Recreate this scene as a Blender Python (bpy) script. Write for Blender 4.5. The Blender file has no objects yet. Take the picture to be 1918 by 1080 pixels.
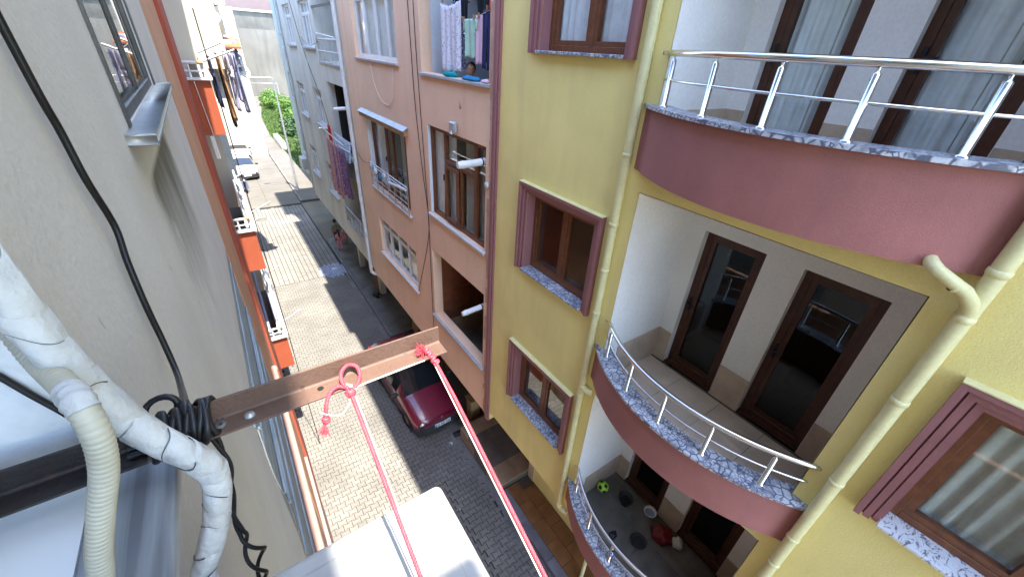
import bpy, bmesh, math, random
from mathutils import Vector, Matrix
random.seed(7)
S = bpy.context.scene
COL = S.collection
rad = math.radians
H = 10.2                                   # eye height above the street
# ---------------------------------------------------------------- camera
cd = bpy.data.cameras.new('camera'); cam = bpy.data.objects.new('camera', cd); COL.objects.link(cam)
cd.sensor_width = 36; cd.sensor_fit = 'HORIZONTAL'; cd.lens = 13.968
cd.clip_start = 0.02; cd.clip_end = 600
RX, RY, RZ = (0.822519, -0.253446, 0.509144), (-0.566167, -0.449903, 0.690683), (0.054015, -0.856360, -0.513547)
cam.matrix_world = Matrix(((RX[0], -RX[1], -RX[2], 0), (RY[0], -RY[1], -RY[2], 0), (RZ[0], -RZ[1], -RZ[2], H), (0, 0, 0, 1)))
S.camera = cam
# ---------------------------------------------------------------- world, sun, exposure
W = bpy.data.worlds.new('World'); S.world = W; W.use_nodes = True
wn = W.node_tree; wn.nodes.clear()
sky = wn.nodes.new('ShaderNodeTexSky'); sky.sky_type = 'NISHITA'; sky.sun_disc = False
SUN = Vector((0.058, -0.357, 1.0)).normalized()
sky.sun_elevation = math.asin(SUN.z); sky.sun_rotation = math.atan2(SUN.x, SUN.y)
sky.air_density = 1.0; sky.dust_density = 0.6; sky.ozone_density = 2.5
bg = wn.nodes.new('ShaderNodeBackground'); bg.inputs[1].default_value = 0.15
wo = wn.nodes.new('ShaderNodeOutputWorld')
wn.links.new(sky.outputs[0], bg.inputs[0]); wn.links.new(bg.outputs[0], wo.inputs[0])
sl = bpy.data.lights.new('sun', 'SUN'); sl.energy = 1.95; sl.angle = rad(0.55); sl.color = (1.0, 0.94, 0.84)
so = bpy.data.objects.new('sun', sl); COL.objects.link(so); so.location = (5, -10, 40)
so.rotation_euler = SUN.to_track_quat('Z', 'Y').to_euler()
S.view_settings.view_transform = 'Standard'; S.view_settings.look = 'None'
S.view_settings.exposure = 3.36; S.view_settings.gamma = 1.0
S.view_settings.use_curve_mapping = False
S.render.engine = 'CYCLES'
S.cycles.max_bounces = 10; S.cycles.diffuse_bounces = 6; S.cycles.glossy_bounces = 4
S.cycles.transparent_max_bounces = 12; S.cycles.caustics_reflective = False; S.cycles.caustics_refractive = False

# ---------------------------------------------------------------- materials
MATS = {}
def mat(name, col, rough=0.8, var=0.10, vs=2.0, bump=0.0, bs=60.0, metal=0.0, spec=0.4, coat=0.0,
        fine=0.05, fs=45.0, streak=0.0, streakcol=(0.1, 0.09, 0.08), ss=(9.0, 9.0, 0.6), sth=(0.55, 0.75), rnd=0.0, stain=None):
    """principled surface: broad mottling, fine grain, optional run-down streaks, optional per-piece variation"""
    m = bpy.data.materials.new(name); m.use_nodes = True; n = m.node_tree.nodes; l = m.node_tree.links
    b = n['Principled BSDF']
    b.inputs['Roughness'].default_value = rough; b.inputs['Metallic'].default_value = metal
    b.inputs['Specular IOR Level'].default_value = spec; b.inputs['Coat Weight'].default_value = coat
    b.inputs['Coat Roughness'].default_value = 0.06
    g = n.new('ShaderNodeNewGeometry')
    def noise(scale, det, vec=None):
        t = n.new('ShaderNodeTexNoise'); t.inputs['Scale'].default_value = scale; t.inputs['Detail'].default_value = det
        l.new(vec if vec is not None else g.outputs['Position'], t.inputs['Vector']); return t.outputs['Fac']
    def rng(sock, a, bb, c, d):
        r = n.new('ShaderNodeMapRange'); l.new(sock, r.inputs[0])
        for i, v in enumerate((a, bb, c, d)): r.inputs[i + 1].default_value = v
        return r.outputs[0]
    def mul(a, b_):
        k = n.new('ShaderNodeMath'); k.operation = 'MULTIPLY'; l.new(a, k.inputs[0]); l.new(b_, k.inputs[1]); return k.outputs[0]
    f = rng(noise(vs, 6), 0.3, 0.7, 1 - var, 1 + var)
    if fine: f = mul(f, rng(noise(fs, 3), 0.3, 0.7, 1 - fine, 1 + fine))
    if rnd:
        oi = n.new('ShaderNodeObjectInfo'); f = mul(f, rng(oi.outputs['Random'], 0, 1, 1 - rnd, 1 + rnd))
    mx = n.new('ShaderNodeMix'); mx.data_type = 'RGBA'; mx.blend_type = 'MULTIPLY'; mx.inputs[0].default_value = 1
    mx.inputs[6].default_value = (*col, 1)
    cb = n.new('ShaderNodeCombineColor')
    for i in range(3): l.new(f, cb.inputs[i])
    l.new(cb.outputs[0], mx.inputs[7]); out = mx.outputs[2]
    if streak:
        mp = n.new('ShaderNodeMapping'); mp.inputs['Scale'].default_value = ss
        l.new(g.outputs['Position'], mp.inputs['Vector'])
        st = rng(noise(1.0, 5, mp.outputs[0]), sth[0], sth[1], 0, streak)
        m2 = n.new('ShaderNodeMix'); m2.data_type = 'RGBA'; l.new(st, m2.inputs[0]); l.new(out, m2.inputs[6])
        m2.inputs[7].default_value = (*streakcol, 1); out = m2.outputs[2]
    l.new(out, b.inputs['Base Color'])
    if stain:                              # an old run-down stain with its own place and outline
        ya, yb_, za, zb, scol, sfac = stain
        sx = n.new('ShaderNodeSeparateXYZ'); l.new(g.outputs['Position'], sx.inputs[0])
        wob = n.new('ShaderNodeMath'); wob.operation = 'MULTIPLY_ADD'; l.new(noise(5.0, 4), wob.inputs[0]); wob.inputs[1].default_value = 0.5; l.new(sx.outputs[1], wob.inputs[2])
        k1 = mul(rng(wob.outputs[0], ya + .25, ya + .45, 0, 1), rng(wob.outputs[0], yb_ + .05, yb_ + .35, 1, 0))
        mp2 = n.new('ShaderNodeMapping'); mp2.inputs['Scale'].default_value = (6, 5, 1.6); l.new(g.outputs['Position'], mp2.inputs['Vector'])
        zz = n.new('ShaderNodeMath'); zz.operation = 'MULTIPLY_ADD'; l.new(noise(1.0, 4, mp2.outputs[0]), zz.inputs[0]); zz.inputs[1].default_value = 0.7; l.new(sx.outputs[2], zz.inputs[2])
        k2 = rng(zz.outputs[0], za + .35, zb + .35, 0, sfac)
        k2 = mul(k2, rng(sx.outputs[2], zb, zb + .03, 1, 0))
        m3 = n.new('ShaderNodeMix'); m3.data_type = 'RGBA'; l.new(mul(k1, k2), m3.inputs[0]); l.new(out, m3.inputs[6]); m3.inputs[7].default_value = (*scol, 1); out = m3.outputs[2]
        mp3 = n.new('ShaderNodeMapping'); mp3.inputs['Scale'].default_value = (20, 38, 11); l.new(g.outputs['Position'], mp3.inputs['Vector'])
        m4 = n.new('ShaderNodeMix'); m4.data_type = 'RGBA'; l.new(rng(noise(1.0, 3, mp3.outputs[0]), .70, .78, 0, .75), m4.inputs[0]); l.new(out, m4.inputs[6]); m4.inputs[7].default_value = (*scol, 1); out = m4.outputs[2]
        b.inputs['Base Color'].default_value = (1, 1, 1, 1); l.new(out, b.inputs['Base Color'])
    if bump:
        bp = n.new('ShaderNodeBump'); bp.inputs['Strength'].default_value = bump; bp.inputs['Distance'].default_value = 0.01
        l.new(noise(bs, 4), bp.inputs['Height']); l.new(bp.outputs[0], b.inputs['Normal'])
    MATS[name] = m; return m

def glass_mat(name, tint=(0.8, 0.86, 0.85), ior=1.55, rough=0.02):
    m = bpy.data.materials.new(name); m.use_nodes = True; n = m.node_tree.nodes; l = m.node_tree.links; n.clear()
    o = n.new('ShaderNodeOutputMaterial'); mx = n.new('ShaderNodeMixShader'); f0 = ((ior - 1) / (ior + 1)) ** 2
    t = n.new('ShaderNodeBsdfTransparent'); t.inputs[0].default_value = (*tint, 1)
    gl = n.new('ShaderNodeBsdfGlossy'); gl.inputs['Roughness'].default_value = rough
    g = n.new('ShaderNodeNewGeometry'); ns = n.new('ShaderNodeTexNoise'); ns.inputs['Scale'].default_value = 1.3
    l.new(g.outputs['Position'], ns.inputs['Vector'])
    bp = n.new('ShaderNodeBump'); bp.inputs['Strength'].default_value = 0.06; bp.inputs['Distance'].default_value = 0.02
    l.new(ns.outputs['Fac'], bp.inputs['Height']); l.new(bp.outputs[0], gl.inputs['Normal'])
    dt = n.new('ShaderNodeVectorMath'); dt.operation = 'DOT_PRODUCT'; l.new(g.outputs['Incoming'], dt.inputs[0]); l.new(g.outputs['Normal'], dt.inputs[1])
    def mth(op, a, b_=None):
        k = n.new('ShaderNodeMath'); k.operation = op
        for i, v in enumerate((a, b_)):
            if v is None: continue
            if isinstance(v, (int, float)): k.inputs[i].default_value = v
            else: l.new(v, k.inputs[i])
        return k.outputs[0]
    fr = mth('ADD', mth('MULTIPLY', mth('POWER', mth('SUBTRACT', 1.0, mth('ABSOLUTE', dt.outputs['Value'])), 5.0), 1 - f0), f0)   # same from either side of the pane
    l.new(fr, mx.inputs[0]); l.new(t.outputs[0], mx.inputs[1]); l.new(gl.outputs[0], mx.inputs[2]); l.new(mx.outputs[0], o.inputs[0])
    MATS[name] = m; return m

def breccia_mat(name, light=(0.50, 0.51, 0.54), dark=(0.085, 0.095, 0.14), scale=13.0, edge=0.12):
    """white fragments in a dark blue-grey matrix, fragments of uneven size"""
    m = bpy.data.materials.new(name); m.use_nodes = True; n = m.node_tree.nodes; l = m.node_tree.links
    b = n['Principled BSDF']; b.inputs['Roughness'].default_value = 0.3
    g = n.new('ShaderNodeNewGeometry')
    ns = n.new('ShaderNodeTexNoise'); ns.inputs['Scale'].default_value = 9; ns.inputs['Detail'].default_value = 4
    l.new(g.outputs['Position'], ns.inputs['Vector'])
    ad = n.new('ShaderNodeMix'); ad.data_type = 'RGBA'; ad.blend_type = 'LINEAR_LIGHT'; ad.inputs[0].default_value = 0.03
    l.new(g.outputs['Position'], ad.inputs[6]); l.new(ns.outputs['Color'], ad.inputs[7])
    def vor(sc, e):
        v = n.new('ShaderNodeTexVoronoi'); v.feature = 'DISTANCE_TO_EDGE'; v.inputs['Scale'].default_value = sc
        l.new(ad.outputs[2], v.inputs['Vector'])
        r = n.new('ShaderNodeMapRange'); r.inputs[1].default_value = e * 0.35; r.inputs[2].default_value = e; l.new(v.outputs[0], r.inputs[0]); return r.outputs[0]
    a, c = vor(scale, edge), vor(scale * 2.3, edge * 1.25)
    big = n.new('ShaderNodeTexNoise'); big.inputs['Scale'].default_value = 7; l.new(g.outputs['Position'], big.inputs['Vector'])
    br = n.new('ShaderNodeMapRange'); br.inputs[1].default_value = 0.47; br.inputs[2].default_value = 0.55; l.new(big.outputs['Fac'], br.inputs[0])
    mm = n.new('ShaderNodeMix'); l.new(br.outputs[0], mm.inputs[0]); l.new(a, mm.inputs[2]); l.new(c, mm.inputs[3])
    cl = n.new('ShaderNodeTexNoise'); cl.inputs['Scale'].default_value = 14; cl.inputs['Detail'].default_value = 3; l.new(g.outputs['Position'], cl.inputs['Vector'])
    cr_ = n.new('ShaderNodeMapRange'); cr_.inputs[1].default_value = 0.36; cr_.inputs[2].default_value = 0.62; cr_.inputs[3].default_value = 0.35; cr_.inputs[4].default_value = 1.25; l.new(cl.outputs['Fac'], cr_.inputs[0])
    mk = n.new('ShaderNodeMath'); mk.operation = 'MULTIPLY'; mk.use_clamp = True; l.new(mm.outputs[0], mk.inputs[0]); l.new(cr_.outputs[0], mk.inputs[1])
    mx = n.new('ShaderNodeMix'); mx.data_type = 'RGBA'; l.new(mk.outputs[0], mx.inputs[0])
    mx.inputs[6].default_value = (*dark, 1); mx.inputs[7].default_value = (*light, 1)
    l.new(mx.outputs[2], b.inputs['Base Color']); MATS[name] = m; return m

def vein_mat(name, light, dark, scale=(3, 14, 3), thr=(0.45, 0.7), rough=0.35, dist=1.0):
    m = bpy.data.materials.new(name); m.use_nodes = True; n = m.node_tree.nodes; l = m.node_tree.links
    b = n['Principled BSDF']; b.inputs['Roughness'].default_value = rough
    g = n.new('ShaderNodeNewGeometry'); mp = n.new('ShaderNodeMapping'); mp.inputs['Scale'].default_value = scale
    l.new(g.outputs['Position'], mp.inputs['Vector'])
    ns = n.new('ShaderNodeTexNoise'); ns.inputs['Scale'].default_value = 1; ns.inputs['Detail'].default_value = 7; ns.inputs['Distortion'].default_value = dist
    l.new(mp.outputs[0], ns.inputs['Vector'])
    r = n.new('ShaderNodeMapRange'); r.inputs[1].default_value = thr[0]; r.inputs[2].default_value = thr[1]; l.new(ns.outputs['Fac'], r.inputs[0])
    mx = n.new('ShaderNodeMix'); mx.data_type = 'RGBA'; l.new(r.outputs[0], mx.inputs[0])
    mx.inputs[6].default_value = (*light, 1); mx.inputs[7].default_value = (*dark, 1)
    l.new(mx.outputs[2], b.inputs['Base Color']); MATS[name] = m; return m

def print_mat(name, c1, c2, c3, scale=14, thr=0.5):
    """printed cotton: blotches of two colours on a ground"""
    m = bpy.data.materials.new(name); m.use_nodes = True; n = m.node_tree.nodes; l = m.node_tree.links
    b = n['Principled BSDF']; b.inputs['Roughness'].default_value = 0.95
    g = n.new('ShaderNodeNewGeometry')
    v = n.new('ShaderNodeTexVoronoi'); v.inputs['Scale'].default_value = scale; l.new(g.outputs['Position'], v.inputs['Vector'])
    ns = n.new('ShaderNodeTexNoise'); ns.inputs['Scale'].default_value = scale * 0.9; ns.inputs['Detail'].default_value = 3; l.new(g.outputs['Position'], ns.inputs['Vector'])
    def step(sock, a, bb):
        r = n.new('ShaderNodeMapRange'); r.inputs[1].default_value = a; r.inputs[2].default_value = bb; l.new(sock, r.inputs[0]); return r.outputs[0]
    m1 = n.new('ShaderNodeMix'); m1.data_type = 'RGBA'; l.new(step(v.outputs[0], 0.28, 0.36), m1.inputs[0])
    m1.inputs[6].default_value = (*c2, 1); m1.inputs[7].default_value = (*c1, 1)
    m2 = n.new('ShaderNodeMix'); m2.data_type = 'RGBA'; l.new(step(ns.outputs['Fac'], thr, thr + 0.05), m2.inputs[0])
    l.new(m1.outputs[2], m2.inputs[6]); m2.inputs[7].default_value = (*c3, 1)
    l.new(m2.outputs[2], b.inputs['Base Color']); MATS[name] = m; return m

YEL = mat('yellow_render', (0.78, 0.65, 0.25), 0.9, 0.07, 1.2, 0.35, 130, fine=0.05, fs=90, streak=0.28, streakcol=(0.52, 0.43, 0.20), ss=(5, 3.2, 0.45), sth=(0.48, 0.72))
YELP = mat('yellow_pipe_paint', (0.64, 0.58, 0.30), 0.45, 0.07, 6, streak=0.25, streakcol=(0.38, 0.28, 0.12), ss=(14, 14, 3), sth=(0.6, 0.75))
BUR = mat('burgundy_render', (0.32, 0.124, 0.108), 0.85, 0.11, 2.2, 0.35, 150, fine=0.07, fs=110, streak=0.25, streakcol=(0.24, 0.11, 0.105), ss=(4, 4, 0.8), sth=(0.5, 0.75))
BURT = mat('burgundy_trim_paint', (0.27, 0.115, 0.115), 0.6, 0.06, 4)
WHT = mat('white_render', (0.80, 0.765, 0.715), 0.9, 0.04, 1.5, 0.2, 140)
TAN = mat('tan_stone_tile', (0.48, 0.37, 0.27), 0.45, 0.13, 5, fine=0.06, rnd=0.07)
TANF = mat('tan_floor_tile', (0.56, 0.44, 0.32), 0.4, 0.12, 4, fine=0.06, rnd=0.08)
GRYF = mat('grey_floor_tile', (0.125, 0.115, 0.10), 0.5, 0.2, 4, fine=0.08, rnd=0.1, streak=0.5, streakcol=(0.05, 0.045, 0.04), ss=(3, 3, 3), sth=(0.55, 0.72))
GROUT = mat('dark_grout', (0.10, 0.085, 0.07), 0.9, 0.1)
WOODF = mat('brown_wood_foil', (0.15, 0.055, 0.024), 0.42, 0.2, 12, fine=0.12, fs=60)
WOODD = mat('dark_brown_wood_foil', (0.075, 0.027, 0.014), 0.4, 0.2, 12, fine=0.12, fs=60)
BREC = breccia_mat('breccia_marble')
VEIN = vein_mat('white_marble_dark_veins', (0.58, 0.58, 0.58), (0.12, 0.12, 0.15), (10, 20, 10), (0.52, 0.62), 0.35, 2.6)
STEEL = mat('polished_steel', (0.72, 0.72, 0.73), 0.16, 0.03, 8, metal=1.0, fine=0.02)
GLASS = glass_mat('window_glass', (0.95, 0.97, 0.965), 1.65)
GLASSR = glass_mat('reflective_window_glass', (0.55, 0.58, 0.57), 2.5)
GLASSD = glass_mat('dim_window_glass', (0.42, 0.48, 0.47), 1.6)
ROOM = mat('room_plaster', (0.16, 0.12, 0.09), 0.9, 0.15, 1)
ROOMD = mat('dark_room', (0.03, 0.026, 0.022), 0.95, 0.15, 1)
CURT = mat('white_net_curtain', (0.86, 0.88, 0.90), 0.95, 0.08, 9, fine=0.03)
CURTG = mat('grey_curtain', (0.44, 0.44, 0.40), 0.95, 0.1, 9)
SAL = mat('salmon_render', (0.78, 0.525, 0.36), 0.9, 0.06, 1.1, 0.25, 120, streak=0.16, streakcol=(0.36, 0.21, 0.14), ss=(4, 4, 0.3), sth=(0.5, 0.8))
SALO = mat('chipped_salmon_render', (0.50, 0.30, 0.22), 0.95, 0.16, 7, 0.4, 50, streak=0.7, streakcol=(0.36, 0.31, 0.28), ss=(14, 14, 9), sth=(0.6, 0.64))
GRW = mat('grey_cream_render', (0.58, 0.565, 0.50), 0.92, 0.09, 0.8, 0.25, 100, streak=0.5, streakcol=(0.36, 0.34, 0.29), ss=(2.2, 2.2, 0.25), sth=(0.48, 0.75))
PGR = mat('pale_green_render', (0.44, 0.48, 0.43), 0.9, 0.08, 0.8, 0.2, 100, streak=0.3, streakcol=(0.3, 0.32, 0.28), ss=(2, 2, 0.3))
CRW = mat('cream_render', (0.52, 0.47, 0.38), 0.9, 0.07, 0.6)
WPVC = mat('white_frame_plastic', (0.66, 0.66, 0.65), 0.4, 0.05, 6)
WPIPE = mat('white_pipe_plastic', (0.60, 0.60, 0.59), 0.45, 0.08, 5, streak=0.3, streakcol=(0.35, 0.33, 0.3), ss=(8, 8, 2))
SILL = mat('grey_stone_sill', (0.36, 0.36, 0.37), 0.6, 0.15, 9, 0.1, 60)
SILW = mat('pale_stone_sill', (0.55, 0.55, 0.55), 0.5, 0.1, 9)
BRT = mat('brown_glazed_tile', (0.19, 0.065, 0.033), 0.28, 0.12, 6, rnd=0.1)
TGR = mat('tile_grout', (0.42, 0.27, 0.17), 0.9, 0.1)
CONC = mat('grey_concrete', (0.17, 0.165, 0.155), 0.92, 0.22, 1.5, 0.3, 60, fine=0.1, streak=0.5, streakcol=(0.07, 0.068, 0.06), ss=(1.6, 1.6, 1.6), sth=(0.5, 0.68))
KERB = mat('kerb_concrete', (0.16, 0.155, 0.145), 0.92, 0.15, 4, 0.25, 60, rnd=0.1)
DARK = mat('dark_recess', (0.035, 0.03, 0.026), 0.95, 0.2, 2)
BWALL = mat('beige_render', (0.575, 0.54, 0.525), 0.9, 0.06, 3, 0.18, 70, fine=0.04, fs=60, streak=0.22, streakcol=(0.44, 0.40, 0.35), ss=(7, 2.2, 0.9), sth=(0.50, 0.78), stain=(1.90, 3.05, 8.95, 9.70, (0.13, 0.118, 0.092), 1.0))
GBLU = mat('grey_blue_paint', (0.25, 0.29, 0.33), 0.8, 0.14, 3, 0.2, 60, streak=0.45, streakcol=(0.40, 0.43, 0.45), ss=(10, 1.2, 12), sth=(0.5, 0.6))
PINK = mat('pink_gutter_paint', (0.34, 0.215, 0.175), 0.7, 0.1, 4, streak=0.35, streakcol=(0.42, 0.34, 0.30), ss=(6, 1.2, 6))
ORL = mat('light_orange_render', (0.54, 0.285, 0.16), 0.9, 0.08, 2, 0.2, 80, streak=0.3, streakcol=(0.42, 0.27, 0.2), ss=(7, 7, 0.7))
ORR = mat('orange_red_render', (0.33, 0.075, 0.032), 0.85, 0.06, 2, 0.2, 80)
BRR = mat('brick_red_render', (0.34, 0.075, 0.04), 0.85, 0.08, 2, 0.2, 80)
WREV = mat('white_plaster', (0.64, 0.655, 0.67), 0.85, 0.04, 5, 0.25, 60)
GMAR = vein_mat('streaked_grey_marble', (0.36, 0.38, 0.41), (0.13, 0.135, 0.15), (26, 1.7, 26), (0.40, 0.62), 0.4, 0.6)
WMAR = vein_mat('white_marble', (0.60, 0.62, 0.64), (0.28, 0.29, 0.30), (7, 3, 7), (0.60, 0.70), 0.4, 1.6)
ALU = mat('weathered_aluminium', (0.10, 0.097, 0.094), 0.5, 0.3, 9, metal=0.4, streak=0.5, streakcol=(0.06, 0.055, 0.05), ss=(12, 12, 3))
RUST = mat('rusty_primer_iron', (0.115, 0.066, 0.047), 0.62, 0.14, 9, 0.15, 160, fine=0.06, fs=120, streak=0.6, streakcol=(0.055, 0.034, 0.028), ss=(75, 75, 75), sth=(0.66, 0.70))
BLKSH = mat('shade_black_paint', (0.018, 0.014, 0.014), 0.5, 0.3, 20, 0.2, 120, streak=0.6, streakcol=(0.07, 0.03, 0.022), ss=(50, 50, 50), sth=(0.66, 0.70))  # near black: shade of the bracket's inner end put into its flecked paint
BLK = mat('black_cable_rubber', (0.008, 0.008, 0.01), 0.42, 0.2, 30)
TAPE = mat('white_wrapping_tape', (0.46, 0.46, 0.455), 0.5, 0.08, 14, 0.5, 55, streak=0.25, streakcol=(0.45, 0.43, 0.38), ss=(20, 20, 20), sth=(0.58, 0.66))
SEAM = mat('dark_tape_edge', (0.10, 0.095, 0.09), 0.8, 0.4, 40)  # thin dark line along part of each tape turn's edge
HOSE = mat('ivory_corrugated_plastic', (0.42, 0.40, 0.325), 0.5, 0.08, 20, streak=0.3, streakcol=(0.34, 0.29, 0.18), ss=(14, 14, 14), sth=(0.56, 0.66))
ROPE = mat('red_nylon_rope', (0.50, 0.055, 0.075), 0.5, 0.15, 60, fine=0.2, fs=300)
CORD = mat('white_cord', (0.62, 0.55, 0.46), 0.7, 0.1, 60)
ACW = mat('white_painted_sheet_metal', (0.38, 0.375, 0.365), 0.5, 0.05, 7, 0.05, 20, streak=0.35, streakcol=(0.27, 0.255, 0.23), ss=(24, 24, 24), sth=(0.62, 0.70))
CARP = mat('dark_red_car_paint', (0.16, 0.010, 0.028), 0.32, 0.04, 5, coat=0.9, fine=0, streak=0.2, streakcol=(0.16, 0.06, 0.06), ss=(4, 4, 4))
CARW = mat('white_car_paint', (0.42, 0.42, 0.43), 0.3, 0.03, 5, coat=0.8, fine=0)
CARG = mat('car_glass', (0.012, 0.015, 0.018), 0.06, 0.1, 3, spec=0.9, fine=0)
BUMP_ = mat('dark_bumper_plastic', (0.035, 0.030, 0.032), 0.55, 0.1, 8)
TYRE = mat('tyre_rubber', (0.018, 0.018, 0.018), 0.8, 0.15, 9)
HUB = mat('silver_wheel_cover', (0.42, 0.42, 0.43), 0.35, 0.1, 9, metal=0.6)
LAMPG = mat('clear_lamp_glass', (0.50, 0.52, 0.54), 0.08, 0.25, 16, spec=0.9, metal=0.3, fine=0)
PLW = mat('plate_white', (0.70, 0.70, 0.70), 0.4, 0.02)
PLB = mat('plate_blue', (0.02, 0.06, 0.35), 0.4, 0.02)
INK = mat('black_print', (0.012, 0.012, 0.012), 0.5, 0.02)
PAVE = mat('concrete_paver', (0.160, 0.150, 0.133), 0.92, 0.20, 0.7, 0.3, 90, fine=0.14, fs=40, streak=0.45, streakcol=(0.105, 0.098, 0.088), ss=(1.1, 0.6, 1), sth=(0.5, 0.72), rnd=0.10)
SAND = mat('joint_sand', (0.02, 0.019, 0.017), 0.98, 0.3, 6)
BPAV = mat('worn_blue_paver', (0.22, 0.25, 0.33), 0.9, 0.25, 5, 0.3, 80, rnd=0.25)
ROADC = mat('pale_road_concrete', (0.118, 0.108, 0.093), 0.95, 0.14, 0.5, 0.2, 30, fine=0.08, streak=0.35, streakcol=(0.086, 0.079, 0.068), ss=(0.8, 0.35, 1), sth=(0.5, 0.7))
SOIL = mat('bare_ground', (0.13, 0.118, 0.09), 0.98, 0.2, 0.6, 0.4, 20)
LAWN = mat('lawn_soil', (0.05, 0.08, 0.022), 0.98, 0.3, 0.8)
GRASS = mat('grass_blade', (0.07, 0.12, 0.025), 0.8, 0.3, 1.0, rnd=0.2)
LEAF = mat('bright_leaf', (0.075, 0.15, 0.018), 0.7, 0.35, 1.3)
LEAFD = mat('deep_green_leaf', (0.03, 0.07, 0.018), 0.7, 0.35, 1.5)
BARK = mat('bark', (0.10, 0.075, 0.05), 0.95, 0.3, 9)
BRWN = mat('brown_terrace_tile', (0.215, 0.098, 0.040), 0.42, 0.22, 3, 0.1, 30, fine=0.12, rnd=0.10, streak=0.4, streakcol=(0.12, 0.055, 0.028), ss=(2.2, 2.2, 2), sth=(0.5, 0.7))
STEPT = mat('tan_step_stone', (0.34, 0.235, 0.15), 0.5, 0.14, 5, rnd=0.08)
STEPD = mat('grey_brown_step_stone', (0.155, 0.125, 0.105), 0.5, 0.18, 4, rnd=0.1)
BSLAB = mat('blue_grey_stone', (0.15, 0.15, 0.175), 0.5, 0.18, 4, rnd=0.1)
PLANK = mat('raw_timber', (0.34, 0.215, 0.10), 0.85, 0.2, 4, fine=0.15, streak=0.4, streakcol=(0.2, 0.12, 0.06), ss=(20, 20, 1.2), rnd=0.12)
CRATE = mat('reddish_crate_timber', (0.25, 0.115, 0.06), 0.85, 0.2, 6, rnd=0.15)
SKIN = mat('child_skin', (0.33, 0.17, 0.10), 0.6, 0.05, 9)
HAIR = mat('black_hair', (0.010, 0.008, 0.008), 0.5, 0.2, 40)
EYEW = mat('eye_white', (0.6, 0.6, 0.58), 0.3, 0.0)
LIP = mat('lips', (0.28, 0.09, 0.08), 0.5, 0.0)
def cloth(name, c, v=0.08): return mat(name, c, 0.95, v, 9, 0.2, 240, fine=0.06, fs=160)
CW, CPK, CNV, CBK = cloth('white_cotton', (0.62, 0.62, 0.65)), cloth('pink_cotton', (0.62, 0.24, 0.30)), cloth('navy_cotton', (0.022, 0.03, 0.10)), cloth('black_cotton', (0.012, 0.012, 0.016))
CMT, COR, CTL, CBL = cloth('mint_cotton', (0.36, 0.55, 0.43)), cloth('orange_red_cotton', (0.62, 0.085, 0.05)), cloth('teal_cotton', (0.0, 0.22, 0.24)), cloth('bright_blue_cotton', (0.02, 0.17, 0.34))
CLV, CTN, CDN, CGR = cloth('lavender_cotton', (0.40, 0.38, 0.52)), cloth('tan_cotton', (0.42, 0.24, 0.11)), cloth('faded_denim', (0.24, 0.27, 0.40)), cloth('grey_green_cotton', (0.18, 0.22, 0.19))
CRD, CMR, CLP = cloth('red_cotton', (0.50, 0.015, 0.02)), cloth('maroon_cotton', (0.10, 0.02, 0.03)), cloth('pale_pink_cotton', (0.62, 0.42, 0.50))
LACE = print_mat('white_flowered_cotton', (0.60, 0.59, 0.63), (0.42, 0.38, 0.48), (0.55, 0.53, 0.60), 22, 0.62)
PNAV = print_mat('navy_patterned_cotton', (0.035, 0.035, 0.10), (0.45, 0.45, 0.52), (0.02, 0.02, 0.06), 34, 0.55)
PPUR = print_mat('purple_patterned_blanket', (0.11, 0.05, 0.14), (0.36, 0.24, 0.34), (0.20, 0.10, 0.20), 14, 0.52)
PPNK = print_mat('dusty_pink_rug_pattern', (0.40, 0.20, 0.20), (0.26, 0.11, 0.13), (0.46, 0.28, 0.28), 11, 0.55)
PBLU = print_mat('pale_blue_dotted_cotton', (0.40, 0.46, 0.54), (0.14, 0.17, 0.27), (0.46, 0.50, 0.58), 18, 0.62)
LIME = mat('lime_plastic', (0.45, 0.75, 0.06), 0.45, 0.05, 9)
BPL = mat('black_plastic', (0.012, 0.012, 0.014), 0.5, 0.1, 9)
WPL = mat('white_plastic', (0.62, 0.60, 0.55), 0.4, 0.06, 9)
RBAG = mat('red_plastic_bag', (0.15, 0.007, 0.009), 0.4, 0.15, 9)
BEYE = mat('blue_bead_glass', (0.01, 0.05, 0.35), 0.1, 0.05, 9, spec=0.8)
GALV = mat('galvanised_steel', (0.42, 0.43, 0.43), 0.45, 0.12, 5, metal=0.5)
ROOFT = mat('orange_roof_tile', (0.26, 0.085, 0.036), 0.85, 0.2, 3, rnd=0.1)
ECON = mat('stained_cement_wall', (0.165, 0.15, 0.125), 0.95, 0.12, 0.35, 0.3, 10, streak=0.55, streakcol=(0.105, 0.095, 0.08), ss=(1.2, 1.2, 0.22), sth=(0.5, 0.7))
ECOL = mat('grey_cement_wall', (0.12, 0.113, 0.098), 0.95, 0.2, 0.5, 0.3, 10, streak=0.6, streakcol=(0.075, 0.07, 0.06), ss=(1.0, 1.0, 0.2), sth=(0.48, 0.66))
MAUV = mat('mauve_cladding', (0.16, 0.115, 0.11), 0.8, 0.07, 1)
GATE = mat('yellow_brown_gate_paint', (0.36, 0.22, 0.08), 0.6, 0.12, 3, streak=0.4, streakcol=(0.2, 0.12, 0.06), ss=(9, 9, 0.8))
FLUE = mat('white_enamel_flue', (0.64, 0.65, 0.66), 0.35, 0.05, 9, streak=0.35, streakcol=(0.35, 0.3, 0.24), ss=(16, 16, 16), sth=(0.6, 0.68))
IRON = mat('cast_iron', (0.12, 0.115, 0.11), 0.7, 0.2, 12)

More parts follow.
